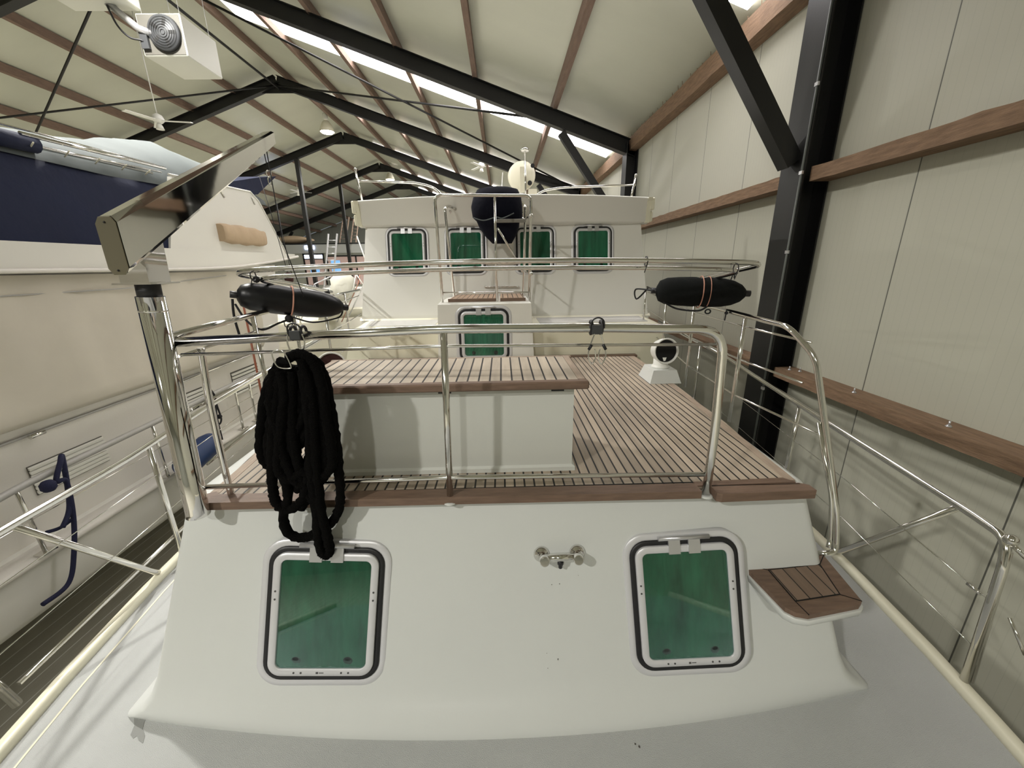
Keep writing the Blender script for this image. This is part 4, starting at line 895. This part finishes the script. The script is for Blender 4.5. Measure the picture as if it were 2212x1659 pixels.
# neighbour side rail
rl = smooth([(-3.52, .9, 1.62), (-3.52, 1.6, 1.72), (-3.52, 2.35, 1.80), (-3.52, 2.75, 1.83), (-3.52, 4.0, 1.86), (-3.52, 5.35, 1.90), (-3.53, 5.5, 1.88)], 6)
P('side_rail', MB().tube(rl, .026, 12), M['railgrey'])
for y in (2.55, 3.70, 4.95, 5.25):
    P('rail_post', MB().tube([(-3.52, y, 1.84), (-3.56, y+.05, 1.25)], .015, 8).box(-3.60, -3.52, y, y+.10, 1.245, 1.255), M['chrome'])
P('rail_wire', MB().tube([(-3.53, -1, 1.40), (-3.53, 2.6, 1.55), (-3.53, 5.4, 1.62)], .004, 6), M['chrome'])
P('bracket_rail', MB().tube([(-3.72, 2.9, 2.075), (-3.72, 3.0, 2.08)], .02, 8).tube([(-3.70, 4.2, 2.08), (-3.70, 5.7, 2.12), (-3.74, 5.78, 2.13)], .013, 8), M['chrome'])
# fenders of neighbour
fb = root('fender', (-3.42, 4.35, 1.2), 'blue fender hanging from the neighbour yacht rail', 'fender')
c0 = aX(425, 975, -3.38); c1 = aX(483, 925, -3.40)
P('body', MB().lathe([(.02, -.02), (.09, .0), (.125, .06), (.13, .15), (.13, .42), (.11, .5), (.03, .55)], V((-3.38, 3.72, 1.33)), V((0, .98, .18)), 24), M['bluef'], fb)
P('strap', MB().tube(smooth([aX(455, 842, -3.44), aX(465, 860, -3.42), aX(468, 900, -3.40), aX(480, 950, -3.36)]), .011, 8).tube(smooth([aX(453, 850, -3.44), aX(460, 880, -3.42), aX(472, 915, -3.40), aX(478, 905, -3.4), aX(470, 880, -3.4), aX(462, 855, -3.44)]), .010, 8).sphere(aX(474, 900, -3.4), .03, 8), M['blackrope'], fb)
obj('dock_line', MB().tube(smooth([aX(135, 1140, -3.45), aX(150, 1090, -3.47), aX(135, 990, -3.50), aX(130, 1000, -3.46), aX(122, 1040, -3.46), aX(143, 1040, -3.46), aX(158, 1110, -3.46), aX(160, 1190, -3.46), aX(148, 1260, -3.46), aX(92, 1306, -3.46)], 8), .017, 8)
    .tube(smooth([aX(158, 1120, -3.46), aX(130, 1140, -3.5), aX(100, 1150, -3.5)]), .014, 8).sphere(aX(104, 1050, -3.46), .05, 10), M['navyrope'], None, 'navy dock line knotted over the neighbour yacht grey rail', 'rope')
h0 = aX(522, 640, -2.42); h1 = aX(566, 855, -2.42); h2 = h1+(h1-h0)*((h1.z-1.365)/(h0.z-h1.z))
obj('boat_hook', MB().tube([h0, h1, h2], .010, 8), M['brownp'], None, 'reddish brown varnished pole standing behind the left rail', 'pole')

# ================================================================== BACKGROUND
# third boat further along the left side
TB = root('small_cruiser', (-4.6, 10, 0), 'white cruiser bow with stainless pulpit beyond the neighbour yacht', 'boat'); CUR[0] = TB
P('hull', MB().loft([[(-3.3+.0*k-.0, 8.8+.6*k, 2.05+.04*k) for k in (0,)]*0+[(-4.3+1.15*math.sin(t)*1.0, y, z) for z in (2.35,) for t in (0,)]*0+[(x, y, zz) for x, y, zz in ((-4.9-w, y, 0.05), (-4.9-w*1.35, y, 2.2), (-4.9+w*1.35, y, 2.2), (-4.9+w, y, .05))] for y, w in ((7.6, .05), (8.0, .45), (8.6, .8), (9.6, 1.05), (13, 1.2))], True, True), M['trim'])
P('deckhouse', MB().loft([ring4(-5.7, -4.0, 9.6, 13, 2.2), ring4(-5.5, -4.2, 10.0, 13, 2.75)], True, True, True), M['cyacht'])
mb = MB()
top_ = [(-4.88+1.0, 9.3, 2.75), (-4.3, 8.3, 2.78), (-4.9, 7.5, 2.8), (-5.5, 8.3, 2.78), (-5.9, 9.3, 2.75)]
mb.tube(smooth(top_), .014, 8)
for p in top_: mb.tube([p, (p[0]*.99-.03, p[1]+.12, 2.2)], .012, 8)
P('pulpit', mb, M['chrome'])
P('deck_frame', MB().tube([(-4.4, 8.6, 2.2), (-4.0, 8.7, 3.0), (-3.75, 9.0, 3.15)], .014, 8).tube([(-4.0, 8.7, 3.0), (-3.7, 8.4, 2.2)], .012, 8), M['alu'])
# bundled white sail bag
rg = []
random.seed(5)
for k, (z, r0) in enumerate(((2.58, .12), (2.68, .19), (2.82, .21), (2.96, .19), (3.08, .20), (3.18, .13), (3.24, .04))):
    rg.append([(-3.58+.03*k*.5+r0*1.25*(1+random.uniform(-.16, .16))*math.cos(a), 9.0+r0*(1+random.uniform(-.16, .16))*math.sin(a), z+random.uniform(-.02, .02)) for a in [2*PI*j/14 for j in range(14)]])
obj('sail_bag', MB().loft(rg, True, True), mat('white_bag_cloth', (.72, .71, .62), .8, 0, .5, 20), None, 'crumpled white sail bag bundled up left of the wheelhouse', 'bag')
obj('folded_cover', MB().loft([[(x+random.uniform(-.03, .03), y, z+random.uniform(-.02, .02)) for x, y, z in ((-4.0+.1*k, 8.6+.1*k, 2.25), (-3.6+.12*k, 8.6+.1*k, 2.28), (-3.5+.12*k, 8.6+.12*k, 2.42), (-3.95+.12*k, 8.6+.1*k, 2.46))] for k in range(8)], True, True), mat('cream_cover_cloth', (.68, .66, .52), .85, 0, .5, 12), None, 'crumpled cream boat cover heaped on the small cruiser deck', 'boat cover')
# deck tripods / stay poles at wheelhouse left edge
P('flag_staff', MB().tube([aY(771, 510, 9), aY(789, 560, 9), aY(800, 600, 9), (-3.1, 9.0, 2.2)], .014, 6), M['white'])
P('trestle_leg', MB().tube([aY(768, 590, 8.4), aY(785, 615, 8.4), (-3.4, 8.6, 2.2)], .012, 6), M['white'])  # legs of a tripod trestle, parented to the cruiser
P('trestle_leg', MB().tube([aY(770, 585, 8.4), aY(764, 622, 8.4), (-3.6, 8.6, 2.2)], .012, 6), M['white'])
P('trestle_leg', MB().tube([aY(779, 585, 8.4), aY(774, 612, 8.4), (-3.5, 8.6, 2.2)], .010, 6), M['pink'])

# office block at the far end, with loft
OF = root('office_block', (-12.5, 31, 0), 'grey office block with loft at the far end of the hall', 'building')
P('wall', MB().box(-17.9, -7.5, 30.1, 33, 0, 4.45), M['wall_end'], OF)
P('fascia', MB().box(-17.9, -7.5, 30.0, 30.1, 4.40, 5.0), mat('pale_grey_fascia', (.36, .37, .36), .5), OF)
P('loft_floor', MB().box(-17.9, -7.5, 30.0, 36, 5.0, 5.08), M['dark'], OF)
dr = P('door', MB().box(-14.35, -14.25, 30.02, 30.12, 2.2, 4.4).box(-12.95, -12.85, 30.02, 30.12, 2.2, 4.4).box(-14.35, -12.85, 30.02, 30.12, 4.30, 4.42).box(-14.35, -12.85, 30.02, 30.12, 3.98, 4.05), M['steel'], OF)
P('door_pane', MB().box(-14.25, -12.95, 30.06, 30.08, 2.2, 3.98), M['pinkw'], dr)
P('transom', MB().box(-14.25, -12.95, 30.06, 30.08, 4.05, 4.3), M['exit'], dr)
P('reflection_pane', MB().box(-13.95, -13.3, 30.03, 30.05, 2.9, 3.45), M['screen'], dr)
wn = P('office_window', MB().box(-12.7, -12.62, 30.02, 30.1, 2.2, 4.2).box(-10.62, -10.52, 30.02, 30.1, 2.2, 4.2).box(-9.0, -8.9, 30.02, 30.1, 2.2, 4.2).box(-12.7, -8.9, 30.02, 30.1, 4.15, 4.25), M['steel'], OF)
P('office_pane', MB().box(-12.6, -8.9, 30.06, 30.08, 2.2, 4.15), M['pinkw'], wn)
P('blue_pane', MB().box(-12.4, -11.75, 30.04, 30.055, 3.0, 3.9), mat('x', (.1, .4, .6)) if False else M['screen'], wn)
P('office_sign', MB().obox((-13.75, 29.97, 4.80), V((.34, 0, 0)), V((0, .03, 0)), V((0, 0, .12)), .02), M['exit'], OF, label='small lit blue-white sign')
def ladder(p0, p1, w, m, n, label):
    p0 = V(p0); p1 = V(p1); r = root('ladder', p0, label, 'ladder'); s = V((w/2, 0, 0))
    for sg in (-1, 1): P('stile', MB().bar(p0+s*sg, p1+s*sg, .05, .07), m, r)
    for k in range(1, n): c = p0+(p1-p0)*k/n; P('rung', MB().tube([c-s, c+s], .018, 6), m, r)
WL = mat('pinkish_ladder_wood', (.17, .12, .09), .7)
ladder((-11.2, 29.6, 5.08), (-11.1, 30.6, 6.85), .42, WL, 7, 'wooden ladder leaning on the loft edge, left one of the pair')
ladder((-10.45, 29.6, 5.08), (-10.4, 30.6, 6.7), .36, WL, 7, 'wooden ladder leaning on the loft edge, right one of the pair')
ladder((-8.95, 19.6, .02), (-8.22, 20.6, 4.95), .42, M['alu'], 16, 'tall aluminium ladder standing left of the slim black post')
# things stored in the loft
obj('stored_bundle', MB().loft([[(-16.6+2.6*k/10, 31+.55*math.cos(a), 5.39+.30*math.sin(a)*math.sin(PI*(k+1)/12)) for a in [2*PI*j/10 for j in range(10)]] for k in range(11)], True, True), M['tan'], None, 'long beige bundle stored on the loft', 'bundle')
